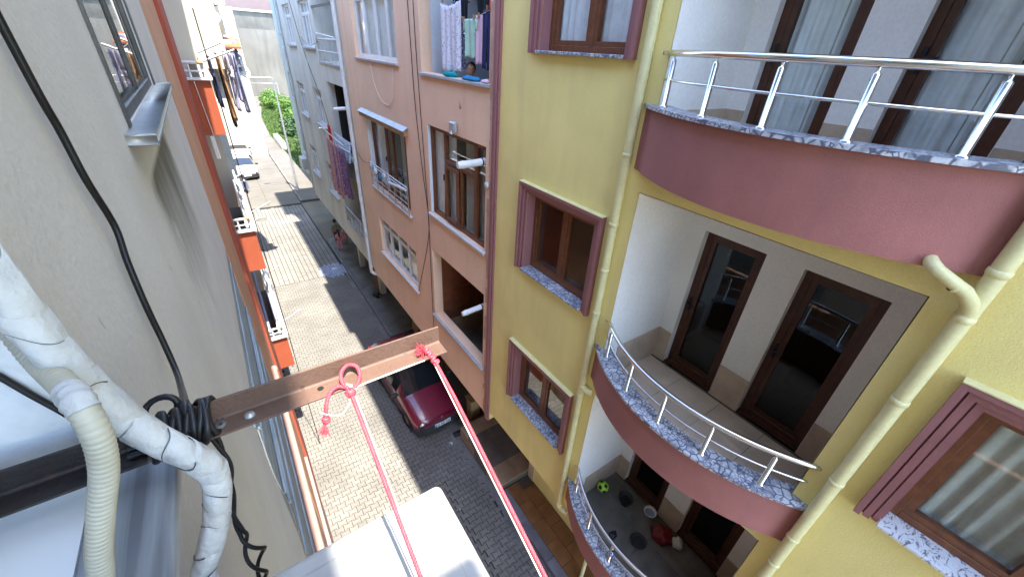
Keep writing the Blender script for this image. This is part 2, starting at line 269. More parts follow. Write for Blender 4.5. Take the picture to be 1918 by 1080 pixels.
# ---------------------------------------------------------------- mesh helpers
WL = {}                                    # world location of parents
class MB:
    def __init__(s): s.v, s.f, s.m, s.sm = [], [], [], []
    def add(s, vs, fs, mi=0, smooth=False):
        o = len(s.v); s.v += [tuple(p) for p in vs]
        for f in fs: s.f.append([i + o for i in f]); s.m.append(mi); s.sm.append(smooth)
        return s
    def quad(s, a, b, c, d, mi=0): return s.add([a, b, c, d], [(0, 1, 2, 3)], mi)
    def box(s, x0, x1, y0, y1, z0, z1, mi=0):
        if x0 > x1: x0, x1 = x1, x0
        if y0 > y1: y0, y1 = y1, y0
        if z0 > z1: z0, z1 = z1, z0
        return s.add([(x0, y0, z0), (x1, y0, z0), (x1, y1, z0), (x0, y1, z0), (x0, y0, z1), (x1, y0, z1), (x1, y1, z1), (x0, y1, z1)],
                     [(0, 3, 2, 1), (4, 5, 6, 7), (0, 1, 5, 4), (1, 2, 6, 5), (2, 3, 7, 6), (3, 0, 4, 7)], mi)
    def bbox(s, x0, x1, y0, y1, z0, z1, bev=0.01, seg=2, mi=0):
        bm = bmesh.new(); bmesh.ops.create_cube(bm, size=1)
        for q in bm.verts: q.co = Vector(((x0 + x1) / 2 + q.co.x * (x1 - x0), (y0 + y1) / 2 + q.co.y * (y1 - y0), (z0 + z1) / 2 + q.co.z * (z1 - z0)))
        bmesh.ops.bevel(bm, geom=bm.edges[:], offset=bev, segments=seg, affect='EDGES', profile=0.5)
        bm.verts.index_update()
        s.add([q.co[:] for q in bm.verts], [[q.index for q in f.verts] for f in bm.faces], mi, seg > 1); bm.free(); return s
    def prism(s, poly, z0, z1, mi=0):      # poly CCW in XY
        n = len(poly)
        return s.add([(x, y, z0) for x, y in poly] + [(x, y, z1) for x, y in poly],
                     [tuple(range(n - 1, -1, -1)), tuple(range(n, 2 * n))] + [(i, (i + 1) % n, n + (i + 1) % n, n + i) for i in range(n)], mi)
    def tube(s, pts, r, seg=10, mi=0, cap=True, smooth=True):
        pts = [Vector(p) for p in pts]; n = len(pts); rs = r if isinstance(r, (list, tuple)) else [r] * n
        t0 = (pts[1] - pts[0]).normalized(); nrm = t0.orthogonal().normalized(); vs = []
        for i, p in enumerate(pts):
            t = (pts[min(i + 1, n - 1)] - pts[max(i - 1, 0)]).normalized()
            nrm = (nrm - t * nrm.dot(t)).normalized(); b = t.cross(nrm)
            for k in range(seg):
                a = 2 * math.pi * k / seg; vs.append(p + (nrm * math.cos(a) + b * math.sin(a)) * rs[i])
        fs = [(i * seg + k, i * seg + (k + 1) % seg, (i + 1) * seg + (k + 1) % seg, (i + 1) * seg + k) for i in range(n - 1) for k in range(seg)]
        s.add(vs, fs, mi, smooth)
        if cap: s.add(vs[:seg], [tuple(range(seg - 1, -1, -1))], mi); s.add(vs[-seg:], [tuple(range(seg))], mi)
        return s
    def lathe(s, prof, c, axis=(0, 0, 1), seg=20, mi=0, smooth=True):
        ax = Vector(axis).normalized(); u = ax.orthogonal().normalized(); w = ax.cross(u); c = Vector(c); vs = []
        for r, h in prof:
            for k in range(seg):
                a = 2 * math.pi * k / seg; vs.append(c + ax * h + (u * math.cos(a) + w * math.sin(a)) * r)
        return s.add(vs, [(i * seg + k, i * seg + (k + 1) % seg, (i + 1) * seg + (k + 1) % seg, (i + 1) * seg + k) for i in range(len(prof) - 1) for k in range(seg)], mi, smooth)
    def sphere(s, c, r, seg=14, ring=9, mi=0, sc=(1, 1, 1)):
        vs = []
        for i in range(ring + 1):
            t = math.pi * i / ring
            for k in range(seg):
                a = 2 * math.pi * k / seg
                vs.append((c[0] + r * sc[0] * math.sin(t) * math.cos(a), c[1] + r * sc[1] * math.sin(t) * math.sin(a), c[2] - r * sc[2] * math.cos(t)))
        return s.add(vs, [(i * seg + k, i * seg + (k + 1) % seg, (i + 1) * seg + (k + 1) % seg, (i + 1) * seg + k) for i in range(ring) for k in range(seg)], mi, True)
    def weld(s):
        seen, mp, nv = {}, [], []
        for p in s.v:
            k = tuple(round(c, 5) for c in p)
            if k not in seen: seen[k] = len(nv); nv.append(p)
            mp.append(seen[k])
        s.v = nv; s.f = [list(dict.fromkeys(mp[i] for i in f)) for f in s.f]; return s
    def obj(s, name, mats, parent=None, local=False, label=None, keep=False):
        mats = mats if isinstance(mats, (list, tuple)) else [mats]
        xs = [p[0] for p in s.v]; ys = [p[1] for p in s.v]; zs = [p[2] for p in s.v]
        c = Vector(((min(xs) + max(xs)) / 2, (min(ys) + max(ys)) / 2, min(zs)))
        me = bpy.data.meshes.new(name); me.from_pydata([tuple(Vector(p) - c) for p in s.v], [], s.f)
        for m_ in mats: me.materials.append(m_)
        me.polygons.foreach_set('material_index', s.m); me.polygons.foreach_set('use_smooth', s.sm); me.update()
        o = bpy.data.objects.new(name, me); COL.objects.link(o)
        put(o, c, parent, local)
        if label: o['label'] = label
        return o
def put(o, c, parent=None, local=False):
    c = Vector(c)
    if parent is None: o.location = c; WL[o.name] = c; return
    o.parent = parent
    if local: o.location = c; WL[o.name] = c
    else: o.location = c - WL[parent.name]; WL[o.name] = c
def tag(o, label, cat, group=None, kind=None):
    o['label'] = label; o['category'] = cat
    if group: o['group'] = group
    if kind: o['kind'] = kind
    return o
def thing(name, label, cat, loc=(0, 0, 0), group=None, rz=0):
    o = bpy.data.objects.new(name, None); COL.objects.link(o); o.location = loc; o.rotation_euler = (0, 0, rz); o.empty_display_size = 0.1
    WL[o.name] = Vector(loc); return tag(o, label, cat, group)
def struct(o): o['kind'] = 'structure'; return o
def inst(name, me, loc, parent=None, rz=0):
    o = bpy.data.objects.new(name, me); COL.objects.link(o); put(o, loc, parent); o.rotation_euler = (0, 0, rz); return o
def shear_ok(o, mod):                     # add a modifier
    return o.modifiers.new(mod.lower(), mod)
def bevel(o, w=0.006, seg=2):
    b = o.modifiers.new('bevel', 'BEVEL'); b.width = w; b.segments = seg; b.limit_method = 'ANGLE'; b.angle_limit = rad(40); return o
def lerp(a, b, t): return a + (b - a) * t

# ================================================================ THE SETTING
g = MB(); g.quad((-160, -120, -0.05), (160, -120, -0.05), (160, 320, -0.05), (-160, 320, -0.05)); struct(g.obj('ground', SOIL))
# paved street with a bed of joint sand under the pavers
rd = MB(); rd.quad((-0.30, -6, -0.012), (3.62, -6, -0.012), (3.62, 31.0, -0.012), (-0.30, 31.0, -0.012))
road = struct(rd.obj('paved_road', SAND))
L2, W1, W2, GAP = 0.1, 0.090, 0.058, 0.0085
def bone(dx=GAP, dz=0.0):
    a, b, e, f_ = L2 - dx * 0.7, W1 - dx * 0.7, W2 - dx * 0.7, 0.04 + dx * 0.3
    return [(-a, -b), (-0.06, -b), (-f_, -e), (f_, -e), (0.06, -b), (a, -b), (a, b), (0.06, b), (f_, e), (-f_, e), (-0.06, b), (-a, b)]
pm = MB(); pm.prism(bone(), -0.05, 0.0)
tmp = pm.obj('paver', PAVE); pav_me = tmp.data; bpy.data.objects.remove(tmp)
cells = []
pitch = W1 + W2; nrow = int((19.4 + 4.0) / pitch)
for r in range(nrow):
    y = -4.0 + r * pitch
    for k in range(20):
        x = -0.22 + k * 0.2 + (0.1 if r % 2 else 0) + 0.012 * math.sin(r * 0.13)
        if -0.24 < x < 3.58: cells.append((x, y))
def hidden(x, y): return x < 2.6 and y < 6.2 or y < 2.4
vis = sorted([c for c in cells if not hidden(*c)], key=lambda c: c[0] * c[0] + c[1] * c[1])
near = set(vis[:298]); field = MB()
for x, y in cells:
    dz = random.uniform(-0.006, 0.004); rot = random.uniform(-0.022, 0.022)
    if (x, y) in near:
        o = bpy.data.objects.new('paver', pav_me); COL.objects.link(o); o.parent = road
        put(o, (x, y, dz), road); o.rotation_euler = (random.uniform(-.012, .012), random.uniform(-.012, .012), rot)
    elif y > -2:
        ca, sa = math.cos(rot), math.sin(rot); q = bone()
        field.prism([(x + a * ca - b * sa, y + a * sa + b * ca) for a, b in q], dz - 0.03, dz)
fo = field.obj('paver_field', PAVE, road); fo['kind'] = 'stuff'
# farther on the street is laid with plain oblong pavers whose courses run along it
f2 = MB()
for c in range(18):
    x = -0.26 + c * 0.212; off = random.uniform(0, .3)
    for k in range(40):
        s0 = 18.95 + off + k * 0.31; y, ye = max(19.342, s0 + .008), s0 + .302
        if y > 30.6 or x > 3.42 or ye - y < .03: continue
        dz = random.uniform(-0.006, 0.004); f2.box(x + .012, x + .2, y, ye, -0.03, dz)
fo2 = f2.obj('oblong_paver_field', PAVE, road); fo2['kind'] = 'stuff'
f3 = MB()
for i in range(11):
    for j in range(7):
        x, y = 2.42 + i * 0.112 + random.uniform(-.012, .012), 18.95 + j * 0.21 + (i % 2) * 0.1 + random.uniform(-.012, .012)
        if (i - 5.5) ** 2 / 34 + (j - 3.2) ** 2 / 14 < 1.0: f3.box(x + .008, x + .1, y + .008, y + .195, -0.02, 0.022 + random.uniform(-.01, .012))
tmp = f3.obj('worn_paver_patch', BPAV, road); tmp['kind'] = 'stuff'
gs = MB(); wl = []
for i in range(53):
    y = -6 + i * .5; wl.append((3.50 + .05 * math.sin(y * 1.7) + .03 * math.sin(y * 4.1) - (.10 if 2 < y < 8 else 0) * (.5 + .5 * math.sin(y * 2.3)), y))
gs.prism([(3.72, y) for x, y in wl[:1]] + [(3.72, wl[-1][1])] + wl[::-1], -.02, .0085); struct(gs.obj('gutter', CONC))
# concrete road beyond, cast in bays, bending gently to the right
cr = MB()
LEFT = [(-0.4, 31.0), (-0.3, 45), (0.2, 55), (2.1, 62), (4.4, 76), (6.0, 89), (7.0, 96)]
RIGHT = [(3.62, 31.0), (3.6, 45), (3.58, 56), (4.4, 70), (5.8, 84), (8.2, 92), (10.2, 96)]
def rail(P, y):
    for (x0, y0), (x1, y1) in zip(P, P[1:]):
        if y <= y1: return lerp(x0, x1, (y - y0) / (y1 - y0))
    return P[-1][0]
ys = [31.0 + i * 2.6 for i in range(26)]
for y0, y1 in zip(ys, ys[1:]):
    for a, b in ((0, .5), (.5, 1)):
        q = [(lerp(rail(LEFT, y), rail(RIGHT, y), t)) for y, t in ((y0, a), (y0, b), (y1, b), (y1, a))]
        e = 0.018; dz = random.uniform(0, .006)
        cr.prism([(q[0] + e, y0 + e), (q[1] - e, y0 + e), (q[2] - e, y1 - e), (q[3] + e, y1 - e)], -0.04, 0.006 + dz)
struct(cr.obj('concrete_road', ROADC))
# right-hand footpath and verge beyond the houses
fp = MB(); fp.prism([(3.75, 31.2), (5.2, 31.2), (5.2, 46), (4.9, 56), (5.6, 70), (7.2, 84), (6.0, 84), (4.55, 70), (3.72, 56), (3.72, 46)], -0.04, 0.10)
struct(fp.obj('footpath', ROADC))
# kerb stones and raised pavement along the right-hand houses
pv = MB(); pv.box(3.76, 7.0, 12.9, 23.6, -0.04, 0.12); side = struct(pv.obj('pavement', CONC))
km = MB(); km.bbox(-0.06, 0.06, -0.395, 0.395, -0.05, 0.135, 0.012, 1); t_ = km.obj('kerb_stone', KERB); kme = t_.data; bpy.data.objects.remove(t_)
for k in range(13):
    o = inst('kerb_stone', kme, (3.69 + random.uniform(-.008, .008), 13.3 + k * 0.81, -0.05 + random.uniform(-.008, .008)), side, random.uniform(-.01, .01))
for k in range(20):
    o = inst('kerb_stone', kme, (3.68 + random.uniform(-.01, .01), 31.6 + k * 0.81, -0.05), side, random.uniform(-.01, .01))
fr = MB(); fr.box(3.63, 7.0, 7.25, 12.88, -0.05, 0.012); struct(fr.obj('garage_forecourt', CONC))
# lawn with uneven grass
lw = MB(); lw.prism([(5.22, 41), (17, 41), (17, 94), (9.5, 94), (7.25, 84), (5.65, 70), (4.95, 56)], -0.04, 0.03); lawn = struct(lw.obj('lawn', LAWN))
gb = MB()
for _ in range(9000):
    y = random.uniform(41.2, 93); x = rail([(5.25, 41), (4.98, 56), (5.7, 70), (7.3, 84), (9.6, 94)], y) + abs(random.gauss(0, 2.6))
    if x > 15: continue
    h, w, a = random.uniform(.12, .34), random.uniform(.05, .12), random.uniform(0, 3.14)
    ca, sa = math.cos(a) * w, math.sin(a) * w; lx, ly = random.uniform(-.1, .1), random.uniform(-.1, .1)
    gb.add([(x - ca, y - sa, .02), (x + ca, y + sa, .02), (x + lx, y + ly, h)], [(0, 1, 2)])
go = gb.obj('grass', GRASS); tag(go, 'rough sunlit green grass on the verge beyond the grey building', 'grass', kind='stuff')
def bush(cx, cy, rx, ry, h, n, m, label, group, seed):
    R_ = random.Random(seed); t = thing('bush', label, 'bush', (cx, cy, 0), group)
    st = MB()
    for _ in range(7):
        a = R_.uniform(0, 6.28); st.tube([(cx, cy, -.05), (cx + math.cos(a) * rx * .3, cy + math.sin(a) * ry * .3, h * .4), (cx + math.cos(a) * rx * .6, cy + math.sin(a) * ry * .6, h * .75)], [.05, .035, .015], 6)
    st.obj('stem', BARK, t)
    fl = MB(); clumps = []
    for _ in range(26):
        a, u = R_.uniform(0, 6.28), R_.uniform(0.1, 1) ** .6
        clumps.append((cx + math.cos(a) * u * rx * .8, cy + math.sin(a) * u * ry * .8, h * R_.uniform(.2, .95) * (1 - .45 * u * u), R_.uniform(.22, .42) * min(rx, h)))
    for _ in range(n):
        c = R_.choice(clumps); d = Vector((R_.gauss(0, 1), R_.gauss(0, 1), R_.gauss(0, 1))).normalized() * c[3] * R_.uniform(.55, 1.08)
        p = Vector(c[:3]) + d
        if p.z < .05: continue
        nrm = (d.normalized() + Vector((R_.uniform(-.7, .7), R_.uniform(-.7, .7), R_.uniform(-.2, .9)))).normalized()
        u = nrm.orthogonal().normalized() * R_.uniform(.05, .11); w = nrm.cross(u).normalized() * R_.uniform(.09, .18)
        fl.add([p - w, p + u, p + w, p - u], [(0, 1, 2, 3)])
    fl.obj('foliage', m, t)
bush(8.6, 80, 2.0, 6.5, 2.6, 3400, LEAF, 'bright green sunlit bush at the far end of the verge, farthest of the bushes', 'bushes on the verge', 1)
bush(8.9, 66, 2.3, 5.0, 2.9, 3400, LEAF, 'bright green rounded bush in the middle of the verge behind the street lamp', 'bushes on the verge', 2)
bush(7.9, 56.5, 1.8, 3.4, 2.1, 3000, LEAFD, 'dark green bush on the verge beside the low white block', 'bushes on the verge', 3)
bush(8.2, 48.6, 2.2, 2.6, 2.0, 3200, LEAFD, 'dark green bush at the near end of the verge in the shade', 'bushes on the verge', 4)
# low white block at the edge of the verge
b = MB(); b.bbox(5.0, 5.45, 48.2, 53.6, -.03, .75, .04, 2); tag(b.obj('low_wall', WREV), 'low white block wall at the edge of the verge by the footpath', 'wall')
# street lamp
t = thing('street_lamp', 'tall thin grey street lamp with a short arm on the right-hand footpath', 'street lamp', (3.95, 34, .1))
m = MB(); m.tube([(3.95, 34, .1), (3.95, 34, 7.62)], [.085, .05], 12); m.lathe([(.16, .1), (.16, .13), (.10, .18), (.09, .5)], (3.95, 34, 0)); m.obj('pole', GALV, t)
m = MB(); m.tube([(3.95, 34, 7.6), (3.9, 34, 7.70), (3.8, 34, 7.73), (2.85, 34, 7.72)], .032, 8); m.obj('arm', GALV, t)
m = MB(); m.sphere((2.68, 34, 7.71), .28, 12, 8, sc=(1, .42, .28)); m.obj('lamp_head', WPL, t)
# manhole cover
t = thing('manhole_cover', 'round concrete manhole cover set in the sunlit pavers', 'manhole cover', (0.89, 28.7, 0))
m = MB(); m.lathe([(.30, -.02), (.30, .012), (0.0, .018)], (.89, 28.7, 0), seg=28); m.obj('lid', ROADC, t)
m = MB(); m.lathe([(.46, -.02), (.46, .010), (.33, .014), (.33, -.02)], (.89, 28.7, 0), seg=28); m.obj('frame', CONC, t)

# ================================================================ BUILDING HELPERS
def facade(mb, X, y0, y1, z0, z1, holes, th, s, mi=0):
    """wall sheet of thickness th in the plane x = X (inside towards s) with rectangular openings (ya, yb, za, zb)"""
    Yc = sorted({y0, y1, *[v for h in holes for v in h[:2] if y0 < v < y1]}); Zc = sorted({z0, z1, *[v for h in holes for v in h[2:] if z0 < v < z1]})
    X2 = X + s * th
    for a, b in zip(Yc, Yc[1:]):
        run = None
        for c, d in list(zip(Zc, Zc[1:])) + [(None, None)]:
            inside = c is None or any(h[0] <= (a + b) / 2 <= h[1] and h[2] <= (c + d) / 2 <= h[3] for h in holes)
            if not inside: run = (run[0], d) if run else (c, d)
            if inside and run:
                for x, flip in ((X, s > 0), (X2, s < 0)):
                    q = [(x, a, run[0]), (x, b, run[0]), (x, b, run[1]), (x, a, run[1])]
                    mb.quad(*(q[::-1] if flip else q), mi)
                run = None
    for a, b, c, d in holes + [(y0, y1, z0, z1)]:
        a, b, c, d = max(a, y0), min(b, y1), max(c, z0), min(d, z1)
        for q in (((X, a, c), (X2, a, c), (X2, b, c), (X, b, c)), ((X, a, d), (X, b, d), (X2, b, d), (X2, a, d)),
                  ((X, a, c), (X, a, d), (X2, a, d), (X2, a, c)), ((X, b, c), (X2, b, c), (X2, b, d), (X, b, d))): mb.quad(*q, mi)
    return mb
def room(parent, X, y0, y1, z0, z1, s, depth=2.2, m=None, name='room', extra=0.35):
    """the plastered room behind an opening"""
    a, b, c, d = y0 - extra, y1 + extra, z0 - extra, z1 + 0.12; x2 = X + s * depth; mb = MB()
    for q in (((X, a, c), (X, b, c), (x2, b, c), (x2, a, c)), ((X, a, d), (x2, a, d), (x2, b, d), (X, b, d)), ((X, a, c), (x2, a, c), (x2, a, d), (X, a, d)),
              ((X, b, c), (X, b, d), (x2, b, d), (x2, b, c)), ((x2, a, c), (x2, b, c), (x2, b, d), (x2, a, d))): mb.quad(*q)
    return mb.obj(name, m or ROOM, parent)
def curtain_mesh(x, y0, y1, z0, z1, amp=.025, per=.11, seed=0):
    R_ = random.Random(seed); n = max(10, int((y1 - y0) / per * 6)); mb = MB(); ph = R_.uniform(0, 6)
    rows = 4; vs = []
    for j in range(rows + 1):
        z = lerp(z0, z1, j / rows)
        for i in range(n + 1):
            y = lerp(y0, y1, i / n); k = 2 * math.pi * y / per
            vs.append((x + amp * (math.sin(k + ph + .35 * math.sin(k * .37)) * (1.1 - .35 * j / rows) + .4 * math.sin(k * .43 + ph)), y, z))
    mb.add(vs, [(j * (n + 1) + i, j * (n + 1) + i + 1, (j + 1) * (n + 1) + i + 1, (j + 1) * (n + 1) + i) for j in range(rows) for i in range(n)], 0, True)
    return mb
def window(parent, X, y0, y1, z0, z1, s, frame, ym=(), zt=None, fw=.055, dep=.065, rec=.08, sash=.035, pane=None, curt=None, sill=None, sillm=None, sill_out=.06, sill_ov=.05, handle=True, label=None, name='window', zt_cols=None, rm=None, depth=2.2):
    """frame with mullions at fractions ym and a transom at height zt, a sash and a pane in every light, room and curtain behind"""
    xf = X + s * rec; xb = xf + s * dep; m = MB()
    m.box(xf, xb, y0, y0 + fw, z0, z1); m.box(xf, xb, y1 - fw, y1, z0, z1)
    m.box(xf, xb, y0 + fw, y1 - fw, z0, z0 + fw); m.box(xf, xb, y0 + fw, y1 - fw, z1 - fw, z1)
    ycut = [y0 + fw] + [v for f in ym for v in (lerp(y0, y1, f) - fw / 2, lerp(y0, y1, f) + fw / 2)] + [y1 - fw]
    for i in range(1, len(ycut) - 1, 2): m.box(xf + s * .002, xb - s * .002, ycut[i], ycut[i + 1], z0 + fw, z1 - fw)
    lights = []
    for ci, i in enumerate(range(0, len(ycut), 2)):
        a, b = ycut[i], ycut[i + 1]
        if zt and (zt_cols is None or ci in zt_cols):
            m.box(xf + s * .004, xb - s * .004, a, b, zt - fw / 2, zt + fw / 2); lights += [(a, b, z0 + fw, zt - fw / 2), (a, b, zt + fw / 2, z1 - fw)]
        else: lights.append((a, b, z0 + fw, z1 - fw))
    w = m.obj(name, frame, parent, label=label); bevel(w, .004, 1)
    for k, (a, b, c, d) in enumerate(lights):
        xs0, xs1 = xf + s * .012, xb + s * .008
        if sash:
            q = MB(); q.box(xs0, xs1, a + .002, a + sash, c + .002, d - .002); q.box(xs0, xs1, b - sash, b - .002, c + .002, d - .002)
            q.box(xs0, xs1, a + sash, b - sash, c + .002, c + sash); q.box(xs0, xs1, a + sash, b - sash, d - sash, d - .002); q.obj('sash', frame, w)
        q = MB(); xp = xf + s * dep * .55; q.box(xp, xp + s * .006, a + sash * .8, b - sash * .8, c + sash * .8, d - sash * .8); q.obj('pane', pane or GLASS, w)
        if handle and k == len(lights) - 1:
            hy = a + .5 * sash; hz = (c + d) / 2
            q = MB(); q.bbox(xf - s * .03, xf + s * .014, hy - .012, hy + .012, hz - .06, hz + .06, .006, 1); q.obj('handle', BPL, w)
    if curt:
        for cm, f0, f1, sd in curt:
            curtain_mesh(xb + s * .06, lerp(y0, y1, f0), lerp(y0, y1, f1), z0 - .05, z1 + .03, seed=sd).obj('curtain', cm, w)
    if sill:
        q = MB(); q.bbox(X - s * sill_out, X - s * .001, y0 - sill_ov, y1 + sill_ov, z0 - sill, z0 + .004, .005, 1); q.box(X - s * .003, xf + s * .002, y0 + .001, y1 - .001, z0 + .0005, z0 + .0035); q.obj('sill', sillm or SILL, w)
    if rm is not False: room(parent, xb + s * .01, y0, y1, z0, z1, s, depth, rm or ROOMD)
    return w
def drain(parent, x, y, z0, z1, r, m, collars, off=0.0):
    q = MB(); q.tube([(x, y, z0), (x, y, z1)], r, 16); o = q.obj('drainpipe', m, parent)
    for z in collars:
        c = MB(); c.lathe([(r, -.022), (r + .005, -.018), (r + .0065, 0), (r + .005, .018), (r, .022)], (x, y, z), seg=18); c.obj('collar', m, o)
        c = MB(); c.tube([(x + off, y, z - .06), (x + off * .2, y, z - .06)], .006, 6); c.obj('clip', m, o)
    return o

# ================================================================ YELLOW BUILDING  (facade plane x = 3.38)
D = 3.38
yb = thing('yellow_building', 'yellow rendered apartment building with burgundy trim and curved balconies, on the right', 'building', (D, 1.3, 0))
WIN = [(3.0, 4.335, za, zb) for za, zb in ((4.52, 5.70), (7.32, 8.496), (10.21, 11.38))] + [(-1.615, -.28, 7.32, 8.496), (-1.615, -.28, 10.21, 11.38), (-1.615, -.28, 4.52, 5.70)]
FL = [3.57, 6.42, 9.29, 12.16]             # balcony floors
LOG = [(.212, 2.508, f - .008, f + 2.608) for f in FL]
m = MB(); facade(m, D, -6.0, 5.14, 3.33, 16.4, WIN + LOG, .25, 1)
m.box(D + .001, D + .25, 5.14, 5.3, 3.06, 16.4)
m.obj('wall', YEL, yb)
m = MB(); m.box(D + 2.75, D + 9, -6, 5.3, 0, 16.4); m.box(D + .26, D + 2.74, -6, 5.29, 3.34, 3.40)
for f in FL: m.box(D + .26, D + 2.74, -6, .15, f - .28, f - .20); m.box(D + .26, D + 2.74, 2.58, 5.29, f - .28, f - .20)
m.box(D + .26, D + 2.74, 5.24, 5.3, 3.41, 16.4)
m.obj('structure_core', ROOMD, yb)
m = MB(); m.box(2.93, D + 9.2, -6.2, 5.3, 16.42, 16.62); m.obj('roof', CONC, yb)
m = MB()                                     # fluted burgundy corner strip
for y0, y1, o in ((5.14, 5.175, .035), (5.18, 5.225, .055), (5.23, 5.262, .045), (5.266, 5.30, .028)): m.box(D - o, D - .001, y0, y1, 3.05, 16.4)
m.obj('corner_strip', BURT, yb)
def trim(y0, y1, z0, z1):                    # stepped casing round three sides of an opening, with a pale drip on top
    m = MB()
    for w0, w1, o in ((0, .034, .026), (.034, .046, .010), (.046, .088, .050), (.088, .100, .024), (.100, .14, .074)):
        m.box(D - o, D - .001, y0 - w1, y0 - w0, z0 - .03, z1 + w1); m.box(D - o, D - .001, y1 + w0, y1 + w1, z0 - .03, z1 + w1)
        m.box(D - o, D - .001, y0 - w0, y1 + w0, z1 + w0, z1 + w1)
    return m
for k, (a, b, c, d) in enumerate(WIN):
    cu = [(CURT, 0, 1, 3)] if k == 2 else [(CURTG, .0, 1.0, 5)] if k == 3 else []
    w = window(yb, D, a, b, c, d, 1, WOODF, ym=(.48,), fw=.065, rec=.13, sash=.05, pane=GLASSR if k == 0 else GLASS, curt=cu, sill=.028, sillm=BREC if k != 3 else VEIN, sill_out=.075, sill_ov=-.004,
               handle=(k == 3), label=('brown window with white curtain', 'brown window with dark bare room', 'brown window with dark bare room')[2 - k] if k < 3 else 'brown window with striped grey curtain' if k == 3 else None, rm=ROOM if k in (1, 2, 3) else ROOMD)
    trim(a, b, c, d).obj('casing', BURT, w)
    q = MB(); q.box(D - .080, D - .001, a - .143, b + .143, d + .141, d + .150); q.obj('drip_edge', YELP, w)
    for ya, yb2 in ((a + .001, a + .012), (b - .012, b - .001)): q = MB(); q.box(D + .001, D + .128, ya, yb2, c + .005, d - .001); q.obj('reveal', BURT, w)
    if k == 1:      # things seen through the middle window: a shelf rail and a pale door leaf
        q = MB(); q.box(D + .8, D + .83, a + .1, lerp(a, b, .45), c + .55, c + .58); q.obj('shelf', PLANK, w)
# --- curved balconies
SAG, HL, YC = .44, 1.26, 1.34
RR = (HL * HL + SAG * SAG) / (2 * SAG); CX = D - SAG + RR
def arc(off, n=28, cap=None, a0=-1, a1=1):
    r = RR + off; pts = []
    lim = math.asin(min(1, HL / RR)) + .02
    for i in range(n + 1):
        t = lerp(a0, a1, i / n) * lim; pts.append((min(CX - r * math.cos(t), cap) if cap else CX - r * math.cos(t), YC + r * math.sin(t)))
    return pts
def ring(mb, o_out, o_in, z0, z1, cap, mi=0, n=28):
    A, B = arc(o_out, n, cap), arc(o_in, n, cap + .0001 if cap else None)
    for i in range(n):
        q = [A[i], A[i + 1], B[i + 1], B[i]]
        for z, fl in ((z0, 0), (z1, 1)):
            v = [(x, y, z) for x, y in q]; mb.add(v if not fl else v[::-1], [(0, 1, 2, 3)], mi)
        mb.add([(*A[i], z0), (*A[i + 1], z0), (*A[i + 1], z1), (*A[i], z1)], [(3, 2, 1, 0)], mi, True)
        mb.add([(*B[i], z0), (*B[i + 1], z0), (*B[i + 1], z1), (*B[i], z1)], [(0, 1, 2, 3)], mi, True)
    for e in (0, n): mb.add([(*A[e], z0), (*B[e], z0), (*B[e], z1), (*A[e], z1)], [(0, 1, 2, 3)], mi)
    return mb
BL = ['uppermost visible curved burgundy balcony, with bright curtained doors', 'middle curved burgundy balcony with empty tan floor', 'lowest curved burgundy balcony with toys on a dirty floor']
